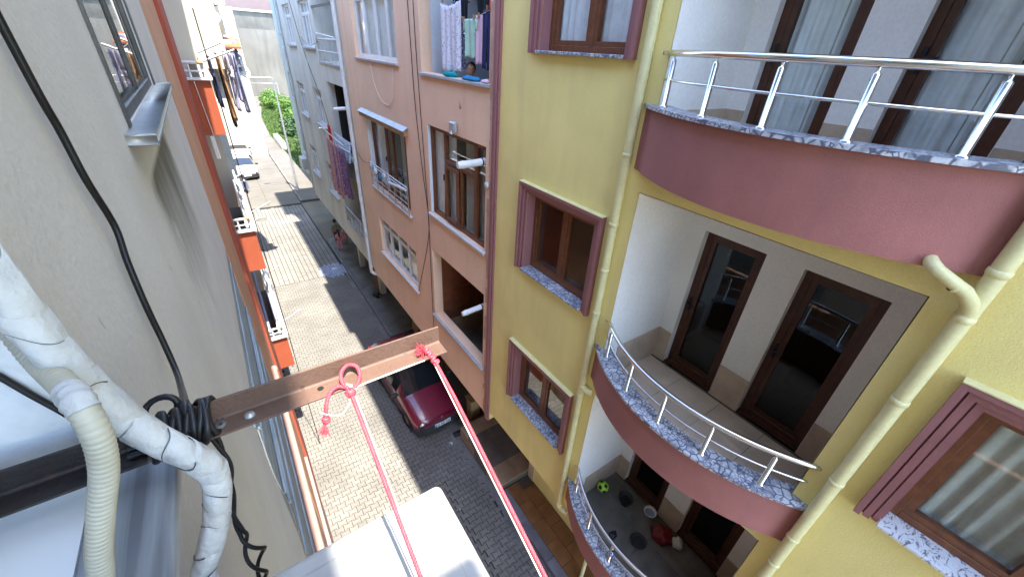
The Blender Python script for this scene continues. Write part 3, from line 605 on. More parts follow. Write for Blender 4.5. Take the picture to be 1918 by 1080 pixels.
for k, f in enumerate(FL):
    zc = f + .55                             # top of the marble coping
    m = MB(); hp = .60 if k == 2 else .565; ring(m, 0, -.13, zc - hp, zc - .03, D - .002)
    P = [p for p in arc(-.131, 28) if p[0] < D + .24]      # floor slab inside the parapet
    m.prism([(D - .002, p[1]) if p[0] > D - .002 else p for p in P][::-1], zc - hp + .001, zc - hp + .006)
    bal = m.obj('balcony', BUR, yb, label=BL[2 - k] if k < 3 else None)
    # niche: side walls, back wall with two doorways, ceiling, floor
    XB = 4.52; DR = [(1.56, 2.29, f + .02, f + 2.05), (.465, 1.18, f + .02, f + 2.05)]
    q = MB()
    q.quad((D, .22, f), (XB, .22, f), (XB, .22, f + 2.6), (D, .22, f + 2.6)); q.quad((D, 2.5, f), (D, 2.5, f + 2.6), (XB, 2.5, f + 2.6), (XB, 2.5, f))
    q.quad((D, .22, f + 2.6), (XB, .22, f + 2.6), (XB, 2.5, f + 2.6), (D, 2.5, f + 2.6)); facade(q, XB, .22, 2.5, f, f + 2.6, DR, .16, 1)
    q.obj('niche_wall', WHT, bal)
    q = MB(); fl = [(x, y) for x, y in arc(-.1305, 24) if y < 2.5 and y > .22]
    q.prism([(XB, .22)] + [(XB, 2.5)] + [(p[0], p[1]) for p in fl[::-1]], f - .008, f - .006); q.obj('floor_screed', GROUT, bal)
    for a, b in ((D + .26, 3.95), (3.953, XB - .012)):     # tall skirting of tan slabs
        for y in (2.485, .221): q = MB(); q.box(a, b, y, y + .014, f, f + .50); q.obj('skirting_slab', TAN, bal)
    for a, b in ((.235, .46), (1.185, 1.555), (2.295, 2.485)): q = MB(); q.box(XB - .014, XB - .001, a, b, f, f + .50); q.obj('skirting_slab', TAN, bal)
    for i in range(4):                       # floor tiles, each on its own
        for j in range(4):
            x0, y0 = D - .28 + i * .46, .235 + j * .565; x1, y1 = x0 + .454, y0 + .559
            if x0 > XB - .05: continue
            x1 = min(x1, XB - .016); y1 = min(y1, 2.484)
            if i == 0:
                lim = [CX - math.sqrt((RR - .14) ** 2 - (yy - YC) ** 2) for yy in (y0, (y0 + y1) / 2, y1)]
                pl = [(x1, y0), (x1, y1), (max(x0, lim[2]), y1), (max(x0, lim[1]), (y0 + y1) / 2), (max(x0, lim[0]), y0)]
                pl = [(min(x, x1), y) for x, y in pl]
            else: pl = [(x0, y0), (x1, y0), (x1, y1), (x0, y1)]
            t_ = MB(); t_.prism(pl, f - .006, f); t_.obj('floor_tile', GRYF if k == 0 else TANF, bal)
    for di, (a, b, c, d) in enumerate(DR):
        cu = [(CURT, 0, 1, 10 + di), (CURTG, .0, .35, 30 + di)] if k == 2 else []
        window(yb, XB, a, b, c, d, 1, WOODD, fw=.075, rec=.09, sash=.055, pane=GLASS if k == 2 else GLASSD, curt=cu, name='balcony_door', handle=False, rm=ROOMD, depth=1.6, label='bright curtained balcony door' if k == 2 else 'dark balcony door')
        q = MB(); q.box(XB + .0, XB + .088, a, b, f, f + .024); q.obj('threshold', WOODD, bal)
        dd = yb.children[-2] if yb.children[-1].name.startswith('room') else yb.children[-1]
        q = MB(); q.bbox(XB + .055, XB + .09, b - .075, b - .045, f + .92, f + 1.10, .006, 1); q.tube([(XB + .06, b - .06, f + 1.03), (XB + .02, b - .06, f + 1.03), (XB + .02, b - .17, f + 1.03)], .009, 8); q.obj('handle', BPL, dd)
    q = MB(); ring(q, .045, -.175, zc - .03, zc, D + .12); o = q.obj('marble_coping', BREC, bal); bevel(o, .006, 1)
    for off, zz, r, nm in ((-.062, zc + .41, .0255, 'handrail'), (-.062, zc + .21, .0105, 'middle_rail')):
        q = MB(); A = arc(off, 40, None, -.985, .985); q.tube([(min(x, D + (.06 if i < 5 else .02)), y, zz) for i, (x, y) in enumerate(A)], r, 14); q.obj(nm, STEEL, bal)
    for yy in (2.40, 1.87, 1.38, .90, .42):
        x = CX - math.sqrt((RR - .062) ** 2 - (yy - YC) ** 2)
        q = MB(); q.lathe([(.034, 0), (.034, .008), (.022, .014), (.022, .355), (.012, .365), (.009, .372), (.009, .40)], (x, yy, zc), seg=14); q.obj('post', STEEL, bal)
# --- drainpipes
p1_ = drain(yb, D - .055, 2.70, 3.34, 16.4, .045, YELP, (3.95, 5.02, 6.02, 7.45, 8.05, 8.62, 9.36, 10.65, 11.6))
q = MB(); q.tube([(D - .055, 2.70, 3.36), (D - .055, 2.685, 3.28), (D - .045, 2.62, 3.255), (D - .02, 2.52, 3.25)], .05, 14); q.obj('elbow', YELP, p1_)
q = MB(); q.tube([(D - .06, 2.70, 6.20), (D - .06, 2.62, 6.185), (D - .05, 2.57, 6.18), (D - .02, 2.54, 6.18)], .045, 14); q.obj('branch', YELP, p1_)
q = MB(); q.tube([(4.05, 2.30, .3), (4.05, 2.30, 3.2)], .04, 12); q.obj('lower_pipe', YELP, p1_)
p2_ = drain(yb, D - .06, .03, 3.0, 16.4, .047, YELP, (6.16, 6.60, 7.42, 8.32, 9.00, 9.30, 9.62, 10.9))
q = MB(); q.tube([(D - .13, .30, 9.285), (D - .185, .275, 9.275), (D - .205, .235, 9.255), (D - .185, .16, 9.215), (D - .15, .095, 9.175), (D - .11, .05, 9.115), (D - .065, .03, 9.05)], [.034, .038, .036, .036, .038, .04, .042], 14)
q.lathe([(.034, -.012), (.042, 0), (.034, .012)], (D - .17, .14, 9.19), (.5, -.8, -.3), 14); q.obj('branch', YELP, p2_)
# --- ground floor: set-back wall, terrace, steps
GX = 4.62
m = MB(); facade(m, GX, -4, 4.75, 0, 3.33, [], .2, 1); m.box(GX, GX + .2, 4.75, 5.0, 0, 3.33); m.obj('ground_floor_wall', YEL, yb)
m = MB(); m.box(GX - .02, GX + .12, 4.76, 4.98, 0, 3.32); m.obj('door_jamb', TAN, yb)
m = MB(); facade(m, 6.2, 5.0, 7.4, 0, 3.3, [], .1, 1); m.box(GX, 6.2, 7.3, 7.4, 0, 3.1); m.obj('porch_wall', DARK, yb)
m = MB(); m.tube([(GX - .02, 4.30, 3.0), (GX - .03, 4.1, 2.55), (GX - .025, 3.8, 2.0), (GX - .03, 3.3, 1.1), (GX - .03, 3.0, .32)], .012, 8); tag(m.obj('cable', BLK), 'thin black cable running down the yellow ground floor wall above the terrace', 'cable')
terr = thing('terrace', 'brown tiled terrace in front of the yellow building', 'terrace', (4.1, 3, 0))
m = MB(); m.box(3.74, GX - .002, -4, 4.98, -.04, .262); m.obj('terrace_base', GROUT, terr)
for i in range(2):
    for j in range(16):
        x0, x1 = ((3.90, 4.245), (4.253, GX - .02))[i]; y1 = 4.96 - j * .56 - (.28 if i else 0); y0 = y1 - .553
        if y1 < -3.5: continue
        q = MB(); q.box(x0, x1, y0, min(y1, 4.96), .262, .282 + random.uniform(-.002, .002)); q.obj('terrace_tile', BRWN, terr)
for j in range(9):
    y1 = 4.96 - j * .98
    q = MB(); q.bbox(3.66, 3.893, y1 - .973, y1, .255, .29, .008, 1); q.obj('edge_slab', BSLAB, terr)
    q = MB(); q.box(3.705, 3.739, y1 - .973, y1, 0, .254); q.obj('riser_slab', BSLAB, terr)
steps = thing('entrance_steps', 'tan and grey stone entrance platform beside the brown terrace', 'steps', (4.4, 6, 0))
m = MB(); m.box(3.76, 6.15, 5.0, 7.22, -.04, .43); m.obj('step_core', GROUT, steps)
for x0, x1 in ((3.72, 4.34), (4.345, 4.96), (4.965, 5.6)):
    for y0, y1, mm in ((6.75, 7.22, STEPT), (5.58, 6.745, STEPD), (5.0, 5.575, STEPT)):
        q = MB(); q.bbox(x0, x1, y0, y1, .43, .462, .005, 1); q.obj('step_slab', mm, steps)
for y0, y1, mm in ((6.4, 7.22, STEPT), (5.7, 6.395, STEPD), (5.0, 5.695, STEPT)):
    q = MB(); q.box(3.725, 3.759, y0, y1, 0, .428); q.obj('riser', mm, steps)

# ================================================================ SALMON BUILDING
sb = thing('salmon_building', 'salmon rendered apartment building with white drainpipe between yellow and grey buildings', 'building', (D, 9, 0))
S_WIN = dict(A=(9.02, 11.9, 9.84, 11.75), F=(5.46, 7.83, 9.76, 11.95), B=(8.92, 11.72, 6.60, 8.50), C=(5.50, 7.72, 7.08, 8.88), Dd=(8.82, 11.66, 4.47, 5.66), E=(5.48, 7.80, 4.36, 6.18))
m = MB(); facade(m, D + .004, 5.302, 13.05, 3.10, 15.2, list(S_WIN.values()), .22, 1); m.box(D + .004, D + 1.6, 12.95, 13.05, 3.1, 3.22); m.obj('wall', SAL, sb)
m = MB()                                     # rough broken strip of old render next to the burgundy edge
R_ = random.Random(3); z = 3.1
while z < 12.5:
    h = R_.uniform(.12, .4); m.box(D - .006, D + .003, 5.302, 5.36 + R_.uniform(0, .085), z, z + h); z += h + .001
m.obj('chipped_edge', SALO, sb)
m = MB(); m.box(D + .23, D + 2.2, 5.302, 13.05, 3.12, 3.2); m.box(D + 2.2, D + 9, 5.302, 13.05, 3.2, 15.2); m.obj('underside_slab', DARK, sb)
m = MB(); m.box(D, D + 9, 5.31, 13.05, 15.2, 15.4); m.box(3.22, D, 8.6, 13.05, 15.22, 15.4); m.obj('roof', CONC, sb)
for nm, (a, b, c, d) in S_WIN.items():       # stone sill under each opening
    q = MB(); q.bbox(D - (.05 if nm != 'E' else .06), D + .21, a - .05, b + .05, c - .05, c - .002, .006, 1)
    q.obj('sill', SILW if nm in 'BC' or nm == 'Dd' else SILL, sb)
window(sb, D, *S_WIN['A'], 1, WPVC, ym=(.24, .50, .76), zt=11.05, rec=.10, sash=.03, curt=[(CURT, .02, .98, 1), (CURTG, 0, .2, 2)], handle=False, label='white four-light window with curtains', rm=ROOM)
window(sb, D, *S_WIN['Dd'], 1, WPVC, ym=(.27, .52, .76), zt=5.38, rec=.08, sash=.03, curt=[(CURT, .0, .3, 4)], handle=False, label='white window reflecting the street')
window(sb, D, *S_WIN['C'], 1, WOODF, ym=(.20, .72), zt=8.30, zt_cols=(1,), rec=.07, sash=.028, curt=[(CURT, .62, .80, 6), (CURTG, .05, .45, 7), (CURT, .8, 1, 8)], label='brown window with grey curtains beside a white flue')
wc = [c for c in sb.children if c.name.startswith('window')][-1]
q = MB(); q.box(D + .075, D + .134, 6.46, 6.52, 7.14, 8.27); q.obj('mullion', WOODF, wc)
q = MB(); q.add([(D + .0, 7.05, 7.18), (D + .03, 7.05, 7.18), (D + .07, 7.05, 8.24), (D + .04, 7.05, 8.24), (D + .0, 6.55, 7.18), (D + .03, 6.55, 7.18), (D + .07, 6.55, 8.24), (D + .04, 6.55, 8.24)], [(0, 1, 2, 3), (7, 6, 5, 4)]); q.box(D + .02, D + .06, 6.99, 7.04, 7.16, 8.25); q.box(D + .02, D + .06, 6.53, 6.58, 7.16, 8.25); q.box(D + .02, D + .06, 6.58, 6.99, 7.16, 7.22); q.box(D + .02, D + .06, 6.58, 6.99, 8.2, 8.25); q.obj('tilted_sash', WOODF, wc)
window(sb, D, *S_WIN['B'], 1, WOODF, ym=(.14, .46, .62), rec=.13, fw=.06, sash=.03, curt=[(CURT, .7, .98, 9), (CURTG, .05, .35, 11)], label='brown balcony door window behind a steel railing')
q = MB(); q.box(D + .005, D + .128, 11.72, 11.735, 6.6, 8.5); q.quad((D + .003, 11.717, 6.6), (D + .003, 11.717, 8.5), (D + .13, 11.717, 8.5), (D + .13, 11.717, 6.6)); q.obj('white_reveal', WREV, sb)
q = MB(); q.box(D + .005, D + .066, 7.705, 7.718, 7.09, 8.87); q.obj('white_reveal', WREV, sb)
# timber hood over the railed window
q = MB(); q.add([(D, 8.75, 8.62), (D, 12.0, 8.62), (D - .10, 12.0, 8.58), (D - .10, 8.75, 8.58), (D, 8.75, 8.46), (D, 12.0, 8.46), (D - .09, 12.0, 8.46), (D - .09, 8.75, 8.46)],
           [(0, 1, 2, 3), (3, 2, 6, 7), (4, 7, 6, 5), (0, 3, 7, 4), (1, 5, 6, 2)]); hood = q.obj('window_hood', PLANK, sb)
q = MB(); q.add([(D, 8.72, 8.645), (D, 12.03, 8.645), (D - .12, 12.03, 8.575), (D - .12, 8.72, 8.575)], [(0, 1, 2, 3)]); q.add([(D, 8.72, 8.63), (D, 12.03, 8.63), (D - .12, 12.03, 8.56), (D - .12, 8.72, 8.56), (D - .12, 8.72, 8.575), (D - .12, 12.03, 8.575)], [(0, 3, 2, 1), (3, 4, 5, 2)]); q.obj('hood_cover', GALV, hood)
# steel railing of that window
q = MB()
for z in (7.28, 7.20, 7.02, 6.87, 6.72): q.tube([(D - .04, 8.95, z), (D - .04, 11.70, z)], .013 if z > 7.1 else .008, 8)
for i in range(7): y = 8.95 + i * 2.75 / 6; q.tube([(D - .04, y, 6.60), (D - .04, y, 7.28)], .011, 8)
q.obj('window_railing', STEEL, sb)
# recessed balcony with laundry (F) and tiled balcony (E)
def recess(parent, box, dep, m_side, m_back, m_floor, name):
    a, b, c, d = box; x0, x1 = D + .225, D + dep; q = MB(); f = c - .9
    q.quad((x0, b, f), (x0, b, d), (x1, b, d), (x1, b, f), 0); q.quad((x0, a, f), (x1, a, f), (x1, a, d), (x0, a, d), 0)
    q.quad((x1, a, f), (x1, b, f), (x1, b, d), (x1, a, d), 1); q.quad((x0, a, d), (x1, a, d), (x1, b, d), (x0, b, d), 1)
    q.quad((x0, a, f), (x0, b, f), (x1, b, f), (x1, a, f), 2); q.quad((x0, b, f), (x0, b, c), (x0, a, c), (x0, a, f), 2)
    return q.obj(name, [m_side, m_back, m_floor], parent)
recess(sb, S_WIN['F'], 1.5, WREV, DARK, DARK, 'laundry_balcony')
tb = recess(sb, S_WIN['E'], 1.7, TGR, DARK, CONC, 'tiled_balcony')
for i in range(7):
    for j in range(7):
        x0, z0 = D + .23 + i * .245, 4.36 + (j - 1) * .30; z1 = min(z0 + .29, 6.175); x0 = x0
        if z0 > 6.1 or x0 + .235 > D + 1.69: continue
        q = MB(); q.box(x0, x0 + .235, 7.785, 7.799, z0, z1); q.obj('wall_tile', BRT, tb)
q = MB(); q.box(D + 1.60, D + 1.69, 6.9, 7.02, 3.5, 6.17); q.obj('door_frame', WOODD, tb)
# enamel flue pipes
def flue(p0, p1, r, parent, m=FLUE):
    a, b = Vector(p0), Vector(p1); d_ = (b - a).normalized(); q = MB()
    q.tube([a, a + (b - a) * .82], r, 14); q.tube([a + (b - a) * .80, b], [r * 1.12, r * .86], 14); o = q.obj('flue_pipe', m, parent)
    q = MB(); q.lathe([(r, -.01), (r + .012, 0), (r, .014)], a + d_ * .09, d_, 14); q.obj('clamp', BPL, o)
    return o
flue((D + .10, 5.62, 8.63), (D - .42, 5.66, 8.60), .058, sb); flue((D + .12, 5.60, 5.84), (D - .40, 5.60, 5.80), .052, sb)
q = MB(); q.lathe([(.0, 0), (.045, .0), (.06, .012), (.05, .03), (.0, .035)], (D - .002, 5.43, 8.30), (-1, 0, 0), 12); q.obj('pipe_stub', WPIPE, sb)
q = MB(); q.bbox(D - .08, D, 6.42, 6.62, 8.92, 9.10, .02, 1); q.tube([(D - .05, 6.52, 8.96), (D - .09, 6.52, 8.90)], .03, 10); q.obj('wall_lamp', GALV, sb)
# white drainpipe in the joint with the grey building
dp = drain(sb, D - .07, 13.13, 3.12, 15.2, .058, WPIPE, (5.0, 7.1, 9.35, 11.6))
q = MB(); q.tube([(D - .07, 13.13, 3.16), (D - .065, 13.12, 3.04), (D - .02, 13.08, 2.99), (D + .25, 12.6, 2.99), (D + .5, 12.2, 2.98)], .058, 14); q.obj('elbow', WPIPE, dp)
# ground floor under the overhang
m = MB(); facade(m, 5.35, 7.45, 13.4, 0, 3.1, [(7.9, 9.6, 0, 2.5), (10.4, 12.2, 0, 2.6)], .2, 1); m.obj('ground_floor_wall', CRW, sb)
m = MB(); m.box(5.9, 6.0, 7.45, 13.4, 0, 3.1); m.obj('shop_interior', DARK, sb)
gt = MB()
for k in range(5): gt.box(5.30, 5.345, 7.92 + k * .20, 8.112 + k * .20, .02, 2.3)
gt.obj('garage_gate', GATE, sb)

# ================================================================ GREY BUILDING
gr = thing('grey_building', 'weathered grey cream apartment building with white windows beyond the salmon one', 'building', (D, 18, 0))
GW = [(19.85, 21.4, 9.90, 11.25), (16.5, 18.2, 9.90, 11.25), (19.9, 21.45, 7.28, 8.55), (16.75, 18.2, 7.32, 8.60), (19.9, 21.4, 4.70, 5.95), (16.75, 18.2, 4.62, 5.85)]
GL = [(13.42, 16.1, 9.55, 11.9), (13.42, 15.65, 6.75, 8.98), (13.42, 15.9, 4.05, 6.1)]
m = MB(); facade(m, D + .006, 13.055, 22.4, 3.2, 14.0, GW + GL, .22, 1); m.obj('wall', GRW, gr)
m = MB(); m.box(D + .23, D + 8, 13.06, 22.4, 3.2, 3.28); m.box(D + 2.5, D + 9, 13.06, 22.4, 0, 14); m.box(D + .23, D + 2.5, 22.33, 22.39, 3.29, 14); m.obj('structure_core', CONC, gr)
m = MB(); m.box(D - .02, D + 9, 13.06, 22.4, 14.02, 14.2); m.obj('roof', CONC, gr)
for k, w_ in enumerate(GW):
    window(gr, D, *w_, 1, WPVC, ym=(.34, .66), zt=lerp(w_[2], w_[3], .72), rec=.08, sash=.025, sill=.05, sillm=SILL, sill_out=.07, curt=[(CURT, 0, 1, 20 + k)] if k in (0, 1, 3) else [(CURTG, 0, .6, 20 + k)], handle=False, rm=ROOM,
           label=('white window, top row far end', 'white window, top row near end', 'white window, middle row far end', 'white window with red cloth, middle row near end', 'white window, bottom row far end', 'white window, bottom row near end')[k])
q = MB(); q.box(D + .21, D + .24, 16.85, 17.35, 7.38, 7.95); q.obj('red_blind', COR, gr)
for k, l_ in enumerate(GL):
    a, b, c, d = l_; x0, x1 = D + .23, D + 1.6
    q = MB(); q.quad((x0, b, c), (x0, b, d), (x1, b, d), (x1, b, c)); q.quad((x0, a, c), (x1, a, c), (x1, a, d), (x0, a, d)); q.quad((x0, a, d), (x1, a, d), (x1, b, d), (x0, b, d)); q.quad((x0, a, c), (x0, b, c), (x1, b, c), (x1, a, c))
    q.quad((x1, a, c), (x1, b, c), (x1, b, d), (x1, a, d)); o = q.obj('loggia', DARK if k == 1 else GRW, gr, label=('pale upper loggia', 'black middle loggia', 'lower loggia')[k])
    q = MB(); q.bbox(D - .04, D + .22, a - .05, b + .05, c - .06, c - .002, .006, 1); q.obj('sill', SILL, o)
    q = MB()
    for z in (c + .62, c + .30): q.tube([(D - .02, a, z), (D - .02, b, z)], .025 if z > c + .5 else .015, 8)
    for i in range(6): y = lerp(a + .04, b - .04, i / 5); q.tube([(D - .02, y, c), (D - .02, y, c + .62)], .014, 6)
    q.obj('railing', WPIPE if k == 0 else GALV, o)
q = MB(); q.box(D - .01, D + .03, 13.45, 16.1, 10.98, 11.04); q.obj('awning_bar', BPL, gr)
q = MB(); q.tube([(D - .03, 16.0, 10.18), (D - .16, 15.2, 10.32), (D - .08, 13.5, 10.22)], .02, 8); q.obj('drying_bar', WPIPE, gr)
flue((D + .15, 13.42, 8.44), (D - .42, 13.40, 8.43), .05, gr)
m = MB(); m.tube([(D - .03, 22.42, 3.4), (D - .03, 22.42, 14.0)], .035, 8); m.tube([(D - .02, 18.72, 11.3), (D - .025, 18.0, 9.2), (D - .02, 17.2, 6.6)], .008, 5); m.obj('drainpipe', GALV, gr)
m = MB(); facade(m, 5.2, 13.4, 22.4, 0, 3.2, [(14.2, 16.2, 0, 2.6), (18.0, 19.6, 0, 2.5)], .2, 1); m.box(4.35, 4.6, 19.2, 19.45, 0, 3.2); m.box(4.35, 4.6, 16.1, 16.35, .12, 3.2); m.obj('ground_floor_wall', CRW, gr)
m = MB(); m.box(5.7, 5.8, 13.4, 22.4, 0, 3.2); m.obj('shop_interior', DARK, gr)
m = MB(); m.box(5.12, 5.19, 16.3, 17.7, .12, 2.6); m.obj('red_shutter', BRR, gr)

# ================================================================ PALE GREEN BUILDING and a hidden cream block behind it
pg = thing('pale_green_building', 'pale green narrow building at the far end of the right-hand row', 'building', (3.8, 25, 0))
PW = [(24.4, 26.2, 10.3, 11.8), (24.4, 26.2, 7.4, 8.6), (24.4, 26.0, 4.6, 5.8)]
m = MB(); facade(m, 3.80, 22.41, 27.2, 3.3, 18.3, PW, .2, 1); m.box(4.0, 11, 22.41, 27.2, 3.3, 3.4); m.box(6.2, 11, 22.42, 27.2, 0, 18.3); m.box(4.001, 6.2, 27.0, 27.19, 3.41, 18.29); m.obj('wall', PGR, pg)
m = MB(); m.box(3.38, 11, 22.42, 27.5, 18.32, 18.5); m.obj('roof', CONC, pg)
for k, w_ in enumerate(PW): window(pg, 3.8, *w_, 1, WPVC, ym=(.5,), rec=.05, sash=.03, handle=False, sill=.05)
q = MB(); q.bbox(3.45, 3.79, 22.9, 23.8, 9.3, 9.75, .03, 1); q.bbox(3.45, 3.79, 25.2, 26.1, 3.75, 4.35, .03, 1); q.obj('air_conditioner', ACW, pg)
cb_ = thing('cream_building', 'cream block set back behind the pale green building', 'building', (9, 36, 0))
m = MB(); m.box(6.4, 15, 29.5, 41, 0, 17); m.obj('wall', CRW, cb_)
m = MB(); m.box(6.2, 15.2, 29.3, 41.2, 17.02, 17.2); m.obj('roof', ROOFT, cb_)

# ================================================================ OUR OWN BUILDING  (facade plane x = -0.25)
XL = -0.25
ob = thing('beige_building', 'beige rendered wall close on the left, with a window and a grey lower band', 'building', (XL, 1.5, 0))
OWN = (-1.3, .69, 9.6, 11.6); NW = (1.99, 3.46, 9.90, 11.32)
m = MB(); facade(m, XL, -5, 4.85, 8.24, 13.45, [OWN, NW], .25, -1); facade(m, XL, -5, 2.0, 5.85, 8.24, [], .25, -1); m.box(XL - .251, XL - 6, 4.80, 4.849, 5.9, 13.45); m.obj('wall', BWALL, ob)
m = MB(); facade(m, XL - .004, 2.002, 4.85, 5.85, 8.238, [], .2, -1)
for z0, z1, o in ((7.98, 8.06, .008), (6.9, 6.93, .012), (6.15, 6.19, .010)): m.box(XL - .004, XL + o - .004, 2.03, 4.83, z0, z1)
m.obj('grey_band', GBLU, ob)
for z, o in ((7.56, .010), (7.44, .011)): m = MB(); m.tube([(XL + o, 2.1, z), (XL + o, 3.3, z + .012), (XL + o, 4.7, z - .01)], .011, 8); m.obj('wall_conduit', GBLU, ob)
m = MB(); facade(m, XL - .003, -5, 5.7, 0, 5.85, [], .25, -1); m.box(XL - .003, -.195, -5, 6.9, 0, 2.35); m.obj('lower_wall', PINK, ob)
m = MB(); m.tube([(-.212, -4, 5.86), (-.212, 5.66, 5.86)], .042, 12); m.lathe([(.042, 0), (.052, .01), (.052, .07), (.04, .08)], (-.212, 5.62, 5.86), (0, 1, 0), 14); m.obj('gutter_pipe', PINK, ob)
m = MB(); m.box(XL - 6, .222, -5.2, 4.86, 13.5, 13.7); m.box(XL - 6, XL - 2.5, -5, 4.8, 0, 13.45); m.obj('roof', CONC, ob)
# own window opening: plastered jamb, marble sill
m = MB(); m.box(-.95, -.253, .675, .689, 9.58, 11.6); m.obj('window_jamb', WREV, ob)
m = MB(); m.bbox(-.283, -.184, -1.29, .674, 9.595, 9.62, .005, 2); m.obj('grey_marble_sill', GMAR, ob)
m = MB(); m.box(-.95, -.2845, -1.29, .674, 9.58, 9.618); m.obj('white_marble_sill', WMAR, ob)
m = MB(); m.box(-2.4, -.955, -1.8, 1.6, 9.0, 9.05); m.box(-2.4, -.955, -1.8, 1.6, 11.7, 11.75); m.box(-2.45, -2.4, -1.8, 1.6, 9.05, 11.7); m.box(-2.4, -.955, 1.55, 1.6, 9.05, 11.7); m.box(-2.4, -.955, -1.8, -1.75, 9.05, 11.7); m.obj('room', WREV, ob)
w = window(ob, XL, *NW, -1, ALU, ym=(.52,), rec=.006, fw=.045, dep=.022, sash=.016, pane=GLASSR, handle=False, rm=ROOM, label='aluminium window with jutting marble sill')
q = MB(); q.bbox(XL + .075, XL - .018, 1.80, 3.62, 9.868, 9.896, .005, 2); q.obj('sill', SILW, w)
for y0, y1 in ((1.95, 1.988), (3.462, 3.52)): q = MB(); q.box(XL + .008, XL + .0005, y0, y1, 9.90, 11.34); q.obj('cover_strip', ALU, w)
# stain below the sill
st = MB(); vs = []; n = 14
R_ = random.Random(5)
# ================================================================ ORANGE NEIGHBOUR
og = thing('orange_building', 'orange building with red-orange boxed balconies, next along the left side', 'building', (XL, 9, 0))
m = MB(); facade(m, XL + .002, 4.855, 7.4, 0, 13.5, [], .25, -1); m.obj('wall', ORL, og)
m = MB(); m.box(XL - .3, XL + .045, 7.402, 9.49, 0, 13.5); m.obj('red_pier', BRR, og)
m = MB(); m.box(XL - 6, .25, 4.87, 14.0, 13.72, 13.9); m.box(XL - 6, XL - 1.6, 4.9, 14, 0, 13.7); m.obj('roof', ROOFT, og)
m = MB(); m.box(-1.0, -.9, 9.5, 13.7, 0, 13.5); m.box(-.9, -.22, 13.62, 13.7, 0, 9.47); m.box(-.9, .09, 13.62, 13.7, 9.48, 13.5); m.obj('balcony_back_wall', CRW, og)
OB = [(9.45, 8.55, 'top'), (6.61, 5.70, 'middle'), (3.78, 2.86, 'lowest')]
for zt_, zb_, nm in OB:
    m = MB(); m.box(-.9, .12, 9.5, 9.6, zb_, zt_); m.box(.02, .12, 9.6, 13.61, zb_, zt_); m.box(-.9, .02, 9.6, 13.61, zb_, zb_ + .14)
    bo = m.obj('boxed_balcony', ORR, og, label=nm + ' red-orange boxed balcony')
    m = MB(); m.bbox(-.9, .165, 9.455, 9.64, zt_ + .002, zt_ + .035, .006, 1); m.bbox(-.02, .165, 9.642, 13.61, zt_ + .002, zt_ + .035, .006, 1); m.obj('coping', SILW, bo)
    m = MB(); m.box(-.88, .0, 9.61, 13.6, zb_ + .14, zb_ + .15); m.obj('floor', GRYF, bo)
    m = MB()
    for dz, r in ((.27, .026), (.14, .015)):
        m.tube([(-.85, 9.55, zt_ + dz), (.07, 9.55, zt_ + dz)], r, 10); m.tube([(.07, 9.57, zt_ + dz), (.07, 13.6, zt_ + dz)], r, 10)
    for y in (9.57, 10.9, 12.2, 13.5): m.tube([(.07, y, zt_ + .03), (.07, y, zt_ + .27)], .018, 8)
    m.tube([(-.14, 9.55, zt_ + .03), (-.14, 9.55, zt_ + .27)], .018, 8); m.obj('railing', WPIPE, bo)
    m = MB(); m.tube([(.0, 9.55, zt_ + .27), (.085, 9.55, zt_ + .27)], .030, 10); m.obj('yellow_tape', GATE, bo)
m = MB(); m.box(-.205, -.16, 9.62, 13.4, 3.80, 3.95); m.obj('cloth_bundle', CDN, og)
def rod(x1, y, z0, z1, label):
    m = MB(); m.tube([(.06, y, z0), (x1, y + .06, z1)], .017, 8); tag(m.obj('drying_rod', GALV), label, 'drying rod', 'drying rods on the orange balconies')
rod(.62, 9.72, 9.72, 9.93, 'pale drying rod at the near corner of the top orange balcony, lower of two')
rod(.47, 10.4, 9.84, 10.02, 'pale drying rod on the top orange balcony, farther of two')
rod(.55, 9.72, 6.89, 7.10, 'drying rod at the near corner of the middle orange balcony')
rod(.58, 13.5, 6.72, 6.90, 'drying rod at the far corner of the middle orange balcony')
rod(.59, 9.72, 4.05, 4.28, 'drying rod at the near corner of the lowest orange balcony')
rod(.55, 13.5, 3.56, 3.80, 'drying rod at the far corner of the lowest orange balcony')
m = MB(); m.tube([(-.12, 9.44, 9.44), (-.10, 9.46, 9.0), (-.09, 9.46, 8.8), (-.08, 9.46, 8.55)], .007, 6); o_ = m.obj('extension_lead', WPL); tag(o_, 'white extension lead with a long socket strip on the top orange balcony front', 'extension lead')
m = MB(); m.bbox(-.145, -.075, 9.425, 9.465, 8.14, 8.54, .008, 1); m.obj('socket_strip', WPL, o_)
m = MB(); m.tube([(.17, 9.43, 10.5), (.165, 9.43, 6.9), (.17, 9.43, 4.2), (.16, 9.43, 2.2), (.15, 9.2, .02)], .009, 6); tag(m.obj('cable', BLK), 'thin dark cable hanging past the orange balconies to the street', 'cable')

